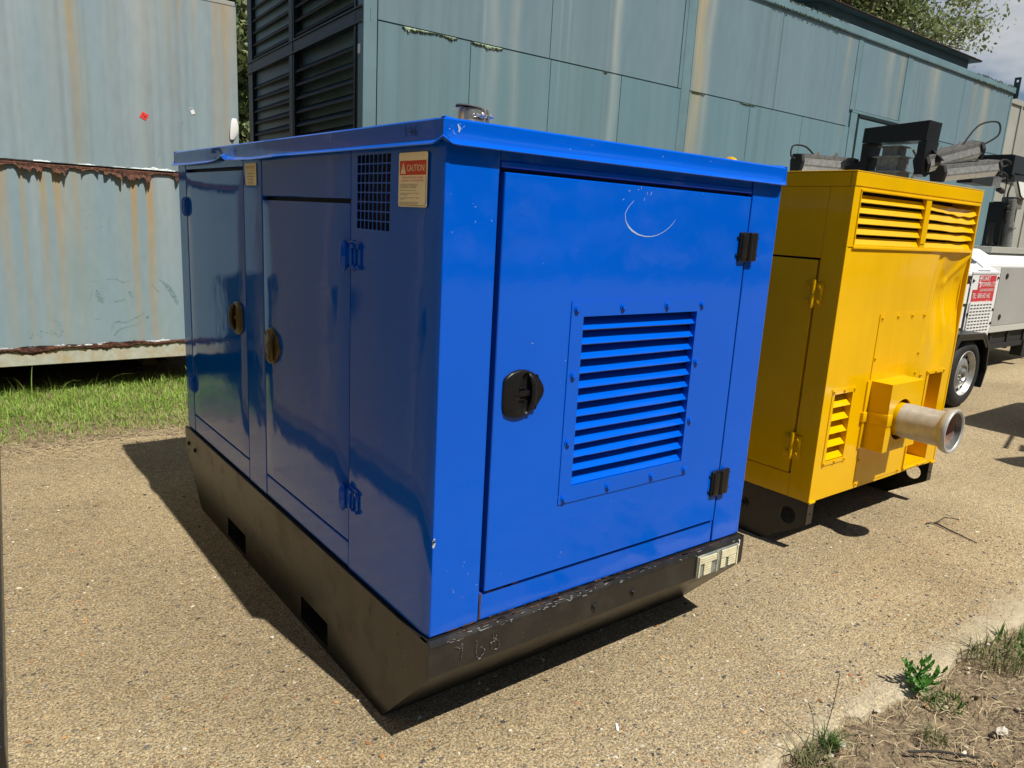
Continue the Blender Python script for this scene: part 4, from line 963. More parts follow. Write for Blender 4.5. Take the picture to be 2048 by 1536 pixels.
    def S(pts, w):
        vs = bez([(p[0], 0, p[1]) for p in pts], 16); on = lambda v: (v.x, y+(.004 if v.z < 1.74 else 0)+.003*math.sin(v.x*2.3+.5)*math.sin(v.z*2.1)-.0007, v.z)
        ws = np.interp(np.linspace(0, 1, len(vs)), np.linspace(0, 1, len(w)), w) if isinstance(w, list) else np.full(len(vs), w)
        ribbon(q, [on(v) for v in vs], list(ws*(.55+.8*RNG.random(len(vs)))), (0, -1, 0))
    S([(.006, .83), (.012, .79), (.03, .755), (.042, .725)], [.008, .03, .05, .012]); S([(-.05, .74), (-.03, .80), (-.018, .83)], .004); S([(.125, .735), (.165, .742), (.205, .752)], [.006, .012, .006])
    S([(.235, .815), (.245, .79), (.255, .765)], [.012, .03, .006]); S([(-.03, .90), (.02, .893)], .004); S([(.18, .885), (.24, .90)], .006); S([(.08, .91), (.14, .915), (.20, .885)], .004)
    S([(.09, .50), (.105, .555), (.14, .575), (.18, .566), (.22, .575), (.28, .605), (.33, .63), (.345, .665)], [.004, .009, .012, .010, .006, .005, .004, .003])
    S([(.11, .465), (.15, .51), (.21, .53), (.27, .545), (.32, .575)], [.012, .012, .007, .005, .003]); S([(.46, .91), (.50, .88), (.545, .82), (.58, .75), (.60, .70)], [.004, .02, .035, .03, .02])
    S([(.40, .88), (.42, .85), (.46, .80)], .004); S([(-.02, .60), (.015, .60)], .005); S([(-.3, .60), (-.27, .585), (-.262, .55)], .003); S([(.35, .60), (.37, .605)], .02)
    for k in range(24): a, b = random.uniform(-.5, -.2), random.uniform(.47, .56); S([(a, b), (a+random.uniform(.004, .02), b+random.uniform(-.01, .01))], random.uniform(.003, .010))
    for k in range(10): a, b = random.uniform(-.05, .2), random.uniform(1.3, 1.5); S([(a, b), (a+random.uniform(.002, .02), b+random.uniform(-.006, .01))], random.uniform(.002, .005))
    S([(.49, 1.865), (.505, 1.90), (.512, 1.93)], .005); S([(.68, 2.14), (.70, 2.165)], .006)
    q.build('scuff_mark', M['scuff'], t)
    return t
grey_container()

# ------------------------------------------------------------------ green enclosure, behind
def green_enclosure():
    t = thing('equipment_enclosure', 'long green steel enclosure of flat panels with dark louvres across its near end', 'enclosure', (8, 5.7, 0))
    y, xr, zt = 4.1, 14.2, 4.13
    mb = MB(); mb.prism([(1.94, y+.02, .2), (xr-.02, y+.02, .2), (xr-.02, 7.4, .2), (2.08, 7.4, .2)], (0, 0, 3.9)); mb.build('body', M['green_post'], t)
    cells = []
    up = [1.938, 3.703, 5.500]; lo = [1.938, 2.822, 3.722, 4.652, 5.560]
    for a, b in zip(up, up[1:]): cells.append((a, b, 3.012, zt))
    for a, b in zip(lo, lo[1:]): cells.append((a, b, .25, 3.008))
    for a, b in zip([5.70, 7.252, 8.972], [7.252, 8.972]): cells.append((a, b, 3.012, zt))
    for a, b in zip([5.70, 6.80, 7.9, 9.03], [6.80, 7.9, 9.03]): cells.append((a, b, .25, 3.008))
    cells += [(9.10, 10.335, 3.235, zt), (10.50, 12.27, 3.10, zt), (12.27, xr-.06, 3.10, zt), (10.52, 11.74, .25, 3.096), (11.74, 12.9, .25, 3.096), (12.9, xr-.06, .25, 3.096), (9.24, 10.33, .35, 3.15)]
    gold = (.44, .35, .18)
    drips_all = [(5.80, .09, 3., .85, gold), (5.95, .06, 2.5, .35, (.48, .46, .38)), (4.55, .05, 2.5, .5, (.50, .49, .42)), (3.05, .06, 2.5, .35, (.50, .50, .46)), (3.3, .05, 2., .3, (.5, .48, .4)), (2.95, .015, 1., .45, (.5, .52, .5)), (8.75, .04, .8, .4, gold), (9.9, .10, .7, .35, (.48, .40, .26)), (10.2, .06, 1.2, .35, gold), (11.3, .07, .5, .45, gold), (11.25, .2, 1., .2, (.5, .44, .34)), (13.1, .13, 2., .5, (.46, .38, .24)), (12.7, .05, 1., .3, gold), (3.82, .01, 1., .35, (.5, .53, .52)), (3.92, .012, 1., .3, (.5, .53, .52))]
    for i, (a, b, z0, z1) in enumerate(cells):
        xs = np.arange(a+.0035, b-.0035, .012); xs = np.r_[xs, b-.0035]; zs = np.linspace(z0+.004, z1-.004, 24)
        gr = .5 if z0 > 2 else .0
        base = np.array((.126, .218, .25))*(1-gr)+np.array((.155, .222, .262))*gr
        c = streaks(xs, zs, base, [d for d in drips_all if a-.2 < d[0] < b+.2], 60, zt if z0 > 2.5 else 4.1, pale=.10, h=2.5, warm=(.28, .28, .25), palec=(.26, .31, .325))
        painted_sheet('wall_panel', xs, zs, y, c, M['green_paint'], t, 0, .03)
    mb = MB(); mb.box(1.815, 1.932, y-.004, y+.09, .2, zt, .004); mb.build('corner_post', M['green_post'], t)
    for (a, b, z0, z1) in ((5.503, 5.552, 3.01, zt), (5.556, 5.694, .2, zt), (8.976, 9.092, 3.23, zt), (9.036, 9.2, .2, 3.2), (10.342, 10.495, 3.1, zt), (10.345, 10.51, .2, 3.1), (xr-.055, xr, .2, zt)):
        mb = MB(); mb.box(a, b, y-.005, y+.06, z0, z1, .003); mb.build('post', M['green_post'], t)
    mb = MB(); mb.box(9.20, 9.245, y-.012, y+.03, .3, 3.19, .004); mb.box(9.20, 10.34, y-.012, y+.03, 3.16, 3.20, .004); mb.build('door_seal', M['green_dark'], t)
    mb = MB(); mb.box(9.05, 10.36, y-.008, y+.03, 3.202, 3.232, .003); mb.build('door_header', M['green_post'], t)
    # eaves
    xs = np.r_[np.arange(1.80, xr+.02, .03)]; mb = MB(); mb.box(1.80, xr+.02, y-.03, y+.14, zt+.002, zt+.105, .012); mb.box(1.8, xr+.02, y+.14, 7.5, zt+.06, zt+.10); mb.build('eaves', M['green_post'], t)
    # algae on ledges
    for (a, b, z, dpt) in ((2.16, 2.68, 3.006, .05), (2.83, 3.16, 3.006, .055), (5.9, 5.95, 3.0, .03), (4.40, 4.45, 3.006, .02), (5.72, 5.9, 3.006, .012), (6.6, 6.9, 3.006, .016)):
        q = MB(); q2 = MB(); prev = None
        for x in np.arange(a, b, .006):
            d_ = dpt*max(.06, fnoise(x, 77, 4, 8.)*1.1-.15)*min(1, (x-a)/.05+.2, (b-x)/.05+.2)
            cur = [q.bm.verts.new(p) for p in ((x, y-.0045, z), (x, y-.0065, z-.3*d_), (x, y-.0045, z-d_))]
            if prev:
                for k in range(2): q.bm.faces.new((prev[k], prev[k+1], cur[k+1], cur[k]))
            prev = cur
            if random.random() < .8:
                r = random.uniform(.003, .009); q2.lathe((x, y-.006, z-d_*random.uniform(.5, 1.25)), (0, -1, 0), [(0, r), (r*.7, r*.5), (r*.8, 0)], 5)
        q.build('algae', M['moss'], t); q2.build('moss_tuft', M['moss_dark'], t)['kind'] = 'stuff'
    for k in range(3):
        q = MB()
        a, b = ((7.0, 8.6), (1.9, 3.), (12.6, 14.1))[k]
        for _ in range(160):
            x = random.uniform(a, b); r = random.uniform(.004, .014); q.lathe((x, y-.030, random.choice((zt+.004, zt+.10))+random.uniform(-.01, .012)), (0, -1, 0), [(0, r), (r*.6, r*.5), (r*.7, 0)], 5)
        q.build('moss_tuft', M['moss_dark'], t)['kind'] = 'stuff'
    # roof housing and lifting lug
    mb = MB(); mb.box(8.75, 13.48, 4.62, 6.2, zt+.10, 4.615, .006); mb.box(8.50, 13.68, 4.50, 6.35, 4.615, 4.65, .004); mb.build('roof_housing', M['roof_dark'], t)
    mb = MB(); mb.tube([(8.50, 4.495, 4.632), (13.68, 4.495, 4.632)], .014, 6); mb.build('housing_rusty_edge', M['rust_dark'], t)
    mb = MB(); prof = [(-.05, 0), (-.05, .30), (-.042, .335), (-.02, .355), (.02, .355), (.042, .335), (.05, .30), (.05, 0)]
    mb.plate([-.05, -.02, .02, .05], [0, .27, .31, .35], lambda i, j: i == 1 and j == 1, lambda u, v, d: (xr+.02+d, y-.02+u, 4.06+v), .022); mb.build('lifting_lug', M['roof_dark'], t)
    # louvred end, slightly out of square
    dirv = Vector((.07, 1, 0)).normalized(); nrm = Vector((-dirv.y, dirv.x, 0)); o = Vector((1.815, y, 0))
    A = lambda s, out, z: o+dirv*s+nrm*out+Vector((0, 0, z))
    Wd = 3.35
    q = MB(); pts = lambda s0, s1, z0, z1, o0=-.06, o1=0: q.prism([A(s0, o0, z0), A(s1, o0, z0), A(s1, o1, z0), A(s0, o1, z0)], (0, 0, z1-z0))
    pts(0.004, .14, .2, zt); pts(Wd-.16, Wd, .2, zt); pts(1.72, 1.80, .2, zt, -.06, .012); pts(0, Wd, 2.985, 3.085, -.06, .006); pts(0, Wd, 2.975, 2.99, -.04, .02); pts(0, Wd, 3.085, 3.098, -.04, .02); pts(0, Wd, zt-.06, zt)
    for s0, s1 in ((.14, 1.72), (1.80, Wd-.16)): pts(s0, s0+.035, .2, zt, -.05, .008); pts(s1-.035, s1, .2, zt, -.05, .008)
    lf = q.build('louvre_frame', M['green_dark'], t)
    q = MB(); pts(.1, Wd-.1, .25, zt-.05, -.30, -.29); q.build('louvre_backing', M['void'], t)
    sl = None
    for s0, s1 in ((.177, 1.683), (1.837, Wd-.197)):
        for z0, z1 in ((1.05, 2.97), (3.11, 4.06)):
            n_ = int((z1-z0)/.124)
            for k in range(n_):
                z = z0+.015+.124*k
                key = round(s1-s0, 4)
                if sl is None or sl[0] != key:
                    q = MB(); prof = [(-.005, 0), (.0, .005), (-.010, .024), (-.034, .048), (-.075, .072), (-.12, .088), (-.12, .083), (-.076, .066), (-.04, .041), (-.016, .014)]
                    q.prism([dirv*0+nrm*a+Vector((0, 0, b)) for a, b in prof], dirv*key); me_ = mesh_of(q, 'louvre_slat', M['green_dark'], 50); sl = (key, me_)
                put(sl[1], 'louvre_slat', Matrix.Translation(A(s0, 0, z)), lf)
    q = MB(); q.box(-.025, .025, -.035, .035, 0, .002); q.xform(Matrix.Translation(A(.07, .004, 2.79)) @ face_mat((0, 0, 0), -dirv, (0, 0, 1))); q.build('small_white_plate', M['sign_white'], t)
    return t
green_enclosure()
def beige_container():
    t = thing('steel_container', 'plain beige steel container beyond the far end of the green enclosure', 'container', (19, 6, 0))
    mb = MB(); mb.box(14.7, 24, 4.85, 7.3, .15, 4.30, .01); b = mb.build('body', M['beige'], t)
    mb = MB(); mb.box(14.68, 24.02, 4.82, 4.95, 4.30, 4.40, .006); mb.build('top_rail', M['beige'], t)
    for k in range(7):
        mb = MB(); x = 15.4+1.25*k; mb.box(x, x+.06, 4.82, 4.86, .2, 4.29, .004); mb.build('post', M['beige'], t)
    mb = MB(); mb.box(14.8, 23.9, 5.0, 7.2, 0, .16); mb.build('base_frame', M['black_matt'], t)
beige_container()
# ------------------------------------------------------------------ lighting towers
def canopy(mb, x0, x1, y0, y1, z0, zm, zt, iy, ix):
    v = [mb.bm.verts.new(p) for p in ((x0, y0, z0), (x1, y0, z0), (x1, y1, z0), (x0, y1, z0), (x0, y0, zm), (x1, y0, zm), (x1, y1, zm), (x0, y1, zm), (x0+ix, y0+iy, zt), (x1-ix, y0+iy, zt), (x1-ix, y1-iy, zt), (x0+ix, y1-iy, zt))]
    for f in ((3, 2, 1, 0), (0, 1, 5, 4), (1, 2, 6, 5), (2, 3, 7, 6), (3, 0, 4, 7), (4, 5, 9, 8), (5, 6, 10, 9), (6, 7, 11, 10), (7, 4, 8, 11), (8, 9, 10, 11)): mb.bm.faces.new([v[i] for i in f])
    bmesh.ops.bevel(mb.bm, geom=mb.bm.edges[:], offset=.012, segments=2, affect='EDGES')
def wheel(cx, y, cz, rt, w, parent, face=-1):
    """tyre and pressed steel rim, outer face towards face*y"""
    f = face
    mb = MB(); mb.lathe((cx, y, cz), (0, -f, 0), [(.012, rt*.66), (.0, rt*.70), (-.004, rt*.80), (.004, rt*.90), (.022, rt*.975), (.04, rt), (w-.04, rt), (w-.01, rt*.94), (w, rt*.8), (w, rt*.5)], 56)
    ty = mb.build('tyre', M['tyre'], parent, smooth=40)
    mb = MB(); mb.lathe((cx, y, cz), (0, -f, 0), [(.012, rt*.665), (.004, rt*.655), (.004, rt*.63), (.016, rt*.615), (.03, rt*.60), (.05, rt*.57), (.055, rt*.52), (.045, rt*.44), (.03, rt*.36), (.026, rt*.28), (.045, rt*.24), (.05, rt*.2), (.05, 0)], 48)
    rim = mb.build('rim', M['alu'], ty, smooth=40)
    mb = MB()
    for k in range(12):
        a = 2*math.pi*k/12; d = Vector((math.cos(a), 0, math.sin(a)))*rt*.495
        c = Vector((cx, y-f*.048, cz))+d; mb.lathe(c, (0, f, 0), [(0, rt*.052), (.004, rt*.052), (.004, 0)], 12)
    mb.build('rim_hole', M['void'], rim)
    mb = MB(); mb.lathe((cx, y-f*.05, cz), (0, f, 0), [(0, rt*.16), (.03, rt*.15), (.045, rt*.10), (.05, 0)], 20)
    for k in range(5):
        a = 2*math.pi*k/5; c = Vector((cx+math.cos(a)*rt*.26, y-f*.042, cz+math.sin(a)*rt*.26)); mb.cyl(c, c+Vector((0, f*.022, 0)), .011, seg=6)
    mb.build('hub', M['steel'], rim, smooth=35)
def led_flood(p, q, parent, roll=0., w=.16, h=.11, cable=None):
    """long LED floodlight between two points: finned aluminium body, glass below, dark end caps"""
    p, q = Vector(p), Vector(q); d = (q-p); Ln = d.length; d.normalize(); sd = Vector((0, 0, 1)).cross(d).normalized(); up = d.cross(sd)
    r = Matrix.Rotation(roll, 3, d); sd = r @ sd; up = r @ up
    m4 = Matrix(((d.x, sd.x, up.x, p.x), (d.y, sd.y, up.y, p.y), (d.z, sd.z, up.z, p.z), (0, 0, 0, 1)))
    mb = MB(); mb.prism([(.03, -w*.36, h*.25), (.03, w*.36, h*.25), (.03, w*.5, -h*.35), (.03, w*.5, -h*.5), (.03, -w*.5, -h*.5), (.03, -w*.5, -h*.35)], (Ln-.06, 0, 0))
    for k in range(7): y = -w*.36+w*.12*k; mb.box(.03, Ln-.03, y-.004, y+.004, h*.2, h*.5)
    mb.xform(m4); body = mb.build('floodlight', M['galv'], parent)
    mb = MB(); mb.prism([(.04, -w*.47, -h*.5), (.04, w*.47, -h*.5), (.04, w*.30, -h*.98), (.04, -w*.30, -h*.98)], (Ln-.08, 0, 0)); mb.xform(m4); mb.build('lamp_glass', M['glass'], body)
    mb = MB()
    mb.bm.free()
    for a in (0, Ln-.03):
        mb = MB(); mb.prism([(a, -w*.40, h*.45), (a, w*.40, h*.45), (a, w*.56, -h*.1), (a, w*.42, -h*1.0), (a, -w*.42, -h*1.0), (a, -w*.56, -h*.1)], (.03, 0, 0))
        mb.xform(m4); mb.build('end_cap', M['black_matt'], body)
    mb = MB()
    for a in (.3, .62): mb.prism([(Ln*a, 0, h*.5), (Ln*a+.07, 0, h*.5), (Ln*a+.035, 0, h*.86)], (0, .006, 0))
    mb.xform(m4); mb.build('bracket', M['alu'], body)
    if cable:
        mb = MB(); mb.tube([m4 @ Vector(c) for c in cable], .008, 8); mb.build('cable', M['black_matt'], body, smooth=60)
    return body
def tower_one():
    t = thing('lighting_tower', 'white trailer lighting tower with a red telephone sign, standing behind the yellow pump', 'lighting tower', (6.2, 2.1, 0), 0, 'lighting towers')
    y = 1.47; x1 = 7.68
    mb = MB(); canopy(mb, 4.9, x1, y, 2.75, .53, 1.285, 1.56, .36, .26); can = mb.build('canopy', M['white'], t)
    mb = MB(); mb.box(6.3, 7.02, y-.006, y+.02, .60, 1.25); pn = mb.build('control_panel', M['black_clean'], t)
    for (a, b, c, d) in ((6.86, 6.98, .98, 1.17), (6.84, 6.96, .74, .95)):
        mb = MB(); mb.box(a, b, y-.008, y-.005, c, d); mb.build('notice', M['sign_white'], pn)
    for z in (1.20, 1.14): mb = MB(); mb.cyl((6.99, y-.006, z), (6.99, y-.012, z), .014, seg=12); mb.build('lamp_button', M['galv_dull'], pn)
    mb = MB(); mb.box(7.03, x1-.02, y-.006, y+.01, .56, 1.262, .002); mb.box(7.02, x1-.005, y-.012, y+.004, 1.268, 1.29, .003); mb.build('end_panel', M['white'], t)
    for (a, b) in ((7.06, 1.20), (7.65, 1.225), (7.66, .90), (7.05, .87), (7.65, .62), (7.66, .76), (7.06, .70), (7.1, .58), (7.3, .58), (7.5, .58)):
        mb = MB(); mb.hexbolt((a, y-.006, b), (0, -1, 0), .012, .012); mb.build('bolt', M['black_matt'], t)
    c = FRONT(7.34, y-.0085, 1.103)
    q = MB(); q.prism([(-.262, -.142, 0), (.262, -.142, 0), (.262, .150, 0), (-.150, .150, 0), (-.150, .010, 0), (-.262, .010, 0)], (0, 0, .0015)); q.xform(c); sg = q.build('sign', M['sign_red'], t)
    lettering([('STUART', -.145, .098, .062, 'LEFT', 1.15), ('POWER LTD', -.092, .040, .066, 'LEFT', 1.02), ('LIGHTING DIVISION', -.105, -.008, .038, 'LEFT', .98), ('TEL:  0845 642 1662', -.252, -.075, .073, 'LEFT', .70), ('www.stuartgroup.ltd.uk', -.252, -.128, .051, 'LEFT', .93)], c, sg, M['sign_white'], raise_=.003)
    q = MB()
    for a, b, c0, d in ((-.15, -.09, .115, .128), (-.15, -.10, .075, .088), (-.118, -.102, .03, .075)): q.prism([(a, c0, .002), (b, c0, .002), (b, d, .002), (a, d, .002)], (0, 0, .001))
    q.xform(c); q.build('emblem', M['sign_white'], sg)
    # vent with punched slots
    us, vs = [7.05], [.672]
    for k in range(7): us += [7.068+.075*k, 7.068+.075*k+.058]
    us += [7.60]
    for k in range(9): vs += [.690+.0325*k, .690+.0325*k+.016]
    vs += [.99]
    q = MB(); q.plate(us, vs, lambda i, j: i % 2 == 1 and j % 2 == 1, lambda u, v, d: (u, y-.020+d, v), .004); q.box(7.052, 7.598, y-.0155, y-.006, .674, .988); vn = q.build('vent', [M['white']], t)
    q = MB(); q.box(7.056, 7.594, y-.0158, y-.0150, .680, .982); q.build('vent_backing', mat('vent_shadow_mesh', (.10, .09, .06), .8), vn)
    # dark hatch on the sloping shoulder
    nrm = Vector((0, -.275, .36)).normalized(); vv = Vector((0, .36, .275)).normalized()
    c = face_mat(Vector((7.20, y+.18, 1.4225))+nrm*.006, (1, 0, 0), vv); q = MB(); q.box(-.13, .13, -.10, .10, 0, .006, .002); q.xform(c); q.build('hatch', mat('smoked_panel', (.06, .065, .075), .25), t)
    q = MB(); q.box(-.02, .28, -.212, -.20, 0, .012, .003); q.box(.16, .20, -.16, -.06, .0, .006); q.xform(c); q.build('lip', M['white'], t)
    # chassis, wheel, mudguard
    mb = MB(); mb.box(4.4, 7.6, 1.62, 1.70, .40, .52, .004); mb.box(4.4, 7.6, 2.50, 2.58, .40, .52, .004)
    for x in (4.5, 5.7, 6.9, 7.5): mb.box(x, x+.08, 1.62, 2.58, .42, .50)
    mb.build('chassis', M['black_matt'], t)
    wheel(6.765, 1.27, .335, .335, .20, t); wheel(6.765, 2.93, .335, .335, .20, t, face=1)
    mb = MB()
    pr = [(6.28, .44), (6.33, .66), (6.42, .735), (6.98, .722), (7.12, .60), (7.165, .36), (7.11, .20)]
    pi = [(p[0]*1+(6.75-p[0])*.06, p[1]-.025) for p in pr]
    for k in range(len(pr)-1):
        a, b, c_, d = pr[k], pr[k+1], pi[k+1], pi[k]
        for yy in (1.235, 1.50): mb.poly([(a[0], yy, a[1]), (b[0], yy, b[1]), (c_[0], yy, c_[1]), (d[0], yy, d[1])])
        mb.poly([(a[0], 1.235, a[1]), (a[0], 1.50, a[1]), (b[0], 1.50, b[1]), (b[0], 1.235, b[1])]); mb.poly([(d[0], 1.235, d[1]), (d[0], 1.50, d[1]), (c_[0], 1.50, c_[1]), (c_[0], 1.235, c_[1])])
    mb.prism([(6.40, 1.238, .735), (6.98, 1.238, .722), (7.12, 1.238, .60), (7.06, 1.238, .57), (6.94, 1.238, .665), (6.45, 1.238, .675), (6.34, 1.238, .56), (6.30, 1.238, .60)], (0, .012, 0))
    mb.build('mudguard', M['black_clean'], t)
    # mast of nested square tubes and its head frame
    mb = MB(); mx, my = 6.08, 1.95
    for k, (z0, z1, r) in enumerate(((1.3, 2.04, .13), (2.02, 2.16, .115), (2.14, 2.29, .10), (2.27, 2.38, .075))):
        mb.box(mx-r, mx+r, my-r, my+r, z0, z1, .006); mb.box(mx-r-.03, mx+r+.03, my-r-.03, my+r+.03, z1-.012, z1, .002)
        mb.box(mx+r, mx+r+.03, my-.05, my-.01, z0, z1-.02)
    mb.tube(bez([(mx+.10, my-.12, 2.36), (mx+.16, my-.16, 2.24), (mx+.12, my-.14, 2.10)]), .012, 6)
    mb.build('mast', M['galv_dull'], t)
    mb = MB()
    mb.prism([(5.915, yy, zz) for yy, zz in ((1.60, 2.572), (2.175, 2.535), (2.18, 2.405), (1.61, 2.405))], (.24, 0, 0))
    for (ya, yb) in ((1.60, 1.67), (2.11, 2.175)):
        mb.prism([(5.915, ya, 2.40), (6.15, ya, 2.405), (6.08, ya, 2.14), (5.985, ya, 2.10), (5.915, ya, 2.12)], (0, yb-ya, 0))
    mb.prism([(5.93, 2.175, 2.13), (5.93, 2.175, 2.25), (5.93, 2.50, 2.135), (5.93, 2.50, 2.10)], (.08, 0, 0)); mb.prism([(6.04, 1.60, 2.22), (6.04, 1.60, 2.34), (6.04, 1.50, 2.25)], (.05, 0, 0))
    mb.build('head_frame', M['black_clean'], t)
    led_flood((5.50, 2.57, 2.235), (6.10, 2.34, 2.235), t, roll=.08, h=.11, cable=bez([(.0, 0, 0), (-.05, .02, .03), (-.02, .05, .12), (.10, .03, .12), (.20, 0, .04)], 30))
    led_flood((5.99, 1.66, 2.235), (6.50, 1.42, 2.405), t, roll=.20, w=.17, h=.10, cable=bez([(.645, 0, .0), (.78, -.02, .06), (.80, .02, .16), (.62, .04, .17), (.42, .0, .04)], 34))
    led_flood((6.09, 1.55, 2.165), (6.72, 1.33, 2.262), t, roll=.10, w=.15, h=.095, cable=bez([(.64, 0, .0), (.74, -.02, .04), (.86, .0, .0), (.80, .03, -.03), (.70, 0, -.02)], 30))
    mb = MB(); mb.tube(bez([(6.52, 1.41, 2.37), (6.58, 1.42, 2.30), (6.52, 1.45, 2.22), (6.35, 1.50, 2.21)]), .008, 7); mb.build('cable', M['black_matt'], t, smooth=60)
    mb = MB(); mb.cyl((4.7, 2.1, .45), (2.9+1.2, 2.1, .40), .05, seg=10); mb.build('drawbar', M['black_matt'], t, smooth=40)
    return t
tower_one()
def tower_two():
    t = thing('lighting_tower', 'second lighting tower with a grey side door and black mast, at the far right edge', 'lighting tower', (10.6, 2.7, 0), 0, 'lighting towers')
    y = 2.0
    mb = MB(); canopy(mb, 8.3, 11.9, y, 3.4, .50, 1.33, 1.50, .30, .2); mb.build('canopy', M['white'], t)
    mb = MB(); mb.box(9.20, 11.7, y-.008, y+.01, .585, 1.30, .004); d = mb.build('side_door', M['grey_door'], t)
    for a, b in ((9.40, 1.19), (9.40, .69), (11.5, 1.19), (11.5, .69)): mb = MB(); mb.lathe((a, y-.008, b), (0, -1, 0), [(0, .034), (.008, .034), (.010, .028), (.006, .02), (.006, 0)], 16); mb.build('lock', M['black_clean'], d)
    mb = MB(); mb.box(9.18, 11.75, y-.005, y+.01, .50, .578, .004); mb.build('sill', mat('grey_sill_paint', (.48, .47, .44), .5), t)
    mb = MB(); mb.box(8.4, 11.9, y+.05, y+.15, .34, .50, .004); mb.box(8.4, 11.9, 3.2, 3.3, .34, .50, .004)
    for x in (8.5, 9.35, 9.9, 10.45, 11.2): mb.box(x, x+.06, y+.03, 3.3, .26, .49)
    mb.box(9.3, 10.5, y+.02, y+.06, .28, .34); mb.box(10.42, 10.56, y+.0, y+.14, .13, .34); mb.build('chassis', M['black_matt'], t)
    wheel(9.9, 3.0, .33, .33, .2, t); wheel(8.9, 3.0, .33, .33, .2, t)
    mb = MB(); mb.box(9.25, 11.2, 2.16, 2.6, 1.46, 1.535, .006); mb.box(9.9, 10.6, 2.20, 2.23, 1.492, 1.505); mb.build('deck_step', M['beige'], t)
    mb = MB(); mb.box(10.47, 10.68, 2.55, 2.75, 1.48, 2.12, .006); mb.box(10.86, 11.12, 2.62, 2.85, 1.48, 2.15, .006); mb.box(10.3, 10.5, 2.5, 2.7, 1.48, 1.55); mb.build('mast_housing', M['black_clean'], t)
    mb = MB(); mb.cyl((10.66, 2.52, 1.49), (10.62, 2.52, 1.86), .075, .07, 16); mb.cyl((10.62, 2.52, 1.86), (10.58, 2.52, 2.16), .058, seg=16); mb.box(10.56, 10.69, 2.44, 2.6, 1.78, 1.80); mb.box(10.62, 10.92, 2.5, 2.66, 2.05, 2.20, .01); mb.build('mast', M['galv'], t, smooth=35)
    mb = MB(); mb.tube(bez([(10.22, 2.58, 1.83), (10.24, 2.58, 1.66), (10.30, 2.58, 1.56), (10.45, 2.6, 1.54)]), .038, 10); mb.build('exhaust_pipe', M['black_clean'], t, smooth=50)
    mb = MB(); mb.box(10.42, 11.4, 2.55, 2.95, 2.50, 2.735, .01); mb.box(10.36, 10.45, 2.5, 2.62, 2.47, 2.72, .008); mb.build('head_box', M['black_clean'], t)
    # floodlight seen face on
    mb = MB(); f = [(10.44, 2.50, 2.475), (11.2, 2.50, 2.50), (11.2, 2.50, 2.36), (10.50, 2.50, 2.385)]
    mb.prism(f, (0, .18, 0)); mb.build('floodlight', M['black_clean'], t)
    mb = MB(); mb.prism([(10.50, 2.47, 2.395), (11.2, 2.47, 2.40), (11.2, 2.47, 2.20), (10.78, 2.47, 2.19), (10.70, 2.47, 2.22)], (0, .05, 0)); g = mb.build('lamp_glass', M['glass'], t)
    mb = MB(); mb.tube([(10.49, 2.465, 2.40), (10.69, 2.465, 2.215), (10.79, 2.465, 2.185), (11.2, 2.465, 2.195)], .012, 6); mb.build('lamp_bezel', M['black_clean'], g)
    mb = MB(); mb.box(9.24, 9.86, 2.52, 2.70, 2.285, 2.40, .01); mb.build('floodlight', M['black_clean'], t)
    mb = MB()
    for k in range(6): mb.box(9.88+.045*k, 9.90+.045*k, 2.52, 2.70, 2.285, 2.43-.004*k, .004)
    mb.box(9.86, 10.16, 2.55, 2.68, 2.31, 2.39); mb.build('cooling_fin', M['alu'], t)
    mb = MB(); mb.tube(bez([(10.16, 2.6, 2.36), (10.28, 2.58, 2.40), (10.44, 2.55, 2.43)]), .02, 8); mb.tube(bez([(9.85, 2.5, 2.42), (10.0, 2.5, 2.47), (10.2, 2.5, 2.45), (10.26, 2.5, 2.34)]), .012, 7)
    mb.tube(bez([(10.42, 2.5, 2.36), (10.36, 2.5, 2.22), (10.42, 2.5, 2.12), (10.55, 2.5, 2.10), (10.42, 2.5, 2.06), (10.58, 2.5, 2.02), (10.42, 2.5, 1.99)], 48), .012, 7); mb.cyl((10.16, 2.55, 2.27), (10.3, 2.55, 2.25), .035, seg=8); mb.build('cable', M['black_matt'], t, smooth=60)
    return t
tower_two()
def tower_three():
    t = thing('lighting_tower', 'lighting tower just outside the right edge, its shadow on the concrete', 'lighting tower', (7, -.4, 0), 0, 'lighting towers')
    mb = MB(); canopy(mb, 6.16, 7.80, -1.45, .34, .40, 1.22, 1.46, .12, .06); mb.build('canopy', M['white'], t)
    mb = MB(); mb.box(6.2, 7.76, -1.3, -1.2, .30, .40); mb.box(6.2, 7.76, .15, .25, .30, .40); mb.build('chassis', M['black_matt'], t)
    wheel(7.0, -1.62, .335, .335, .2, t); wheel(7.0, .55, .335, .335, .2, t, face=1)
    mb = MB(); mb.box(6.9, 7.1, -.65, -.45, 1.4, 2.4, .01); mb.build('mast', M['galv_dull'], t)
    mb = MB(); mb.bar((7.0, -.9, 2.35), (5.75, -.98, 2.25), .03, .03); mb.bar((6.9, -.5, 2.1), (5.70, -.72, 1.98), .022, .022); mb.bar((5.75, -.98, 2.25), (5.95, -.80, 2.05), .02, .02); mb.build('lamp_arm', M['black_matt'], t)
    led_flood((5.28, -1.02, 2.22), (5.85, -1.22, 2.26), t); 
tower_three()

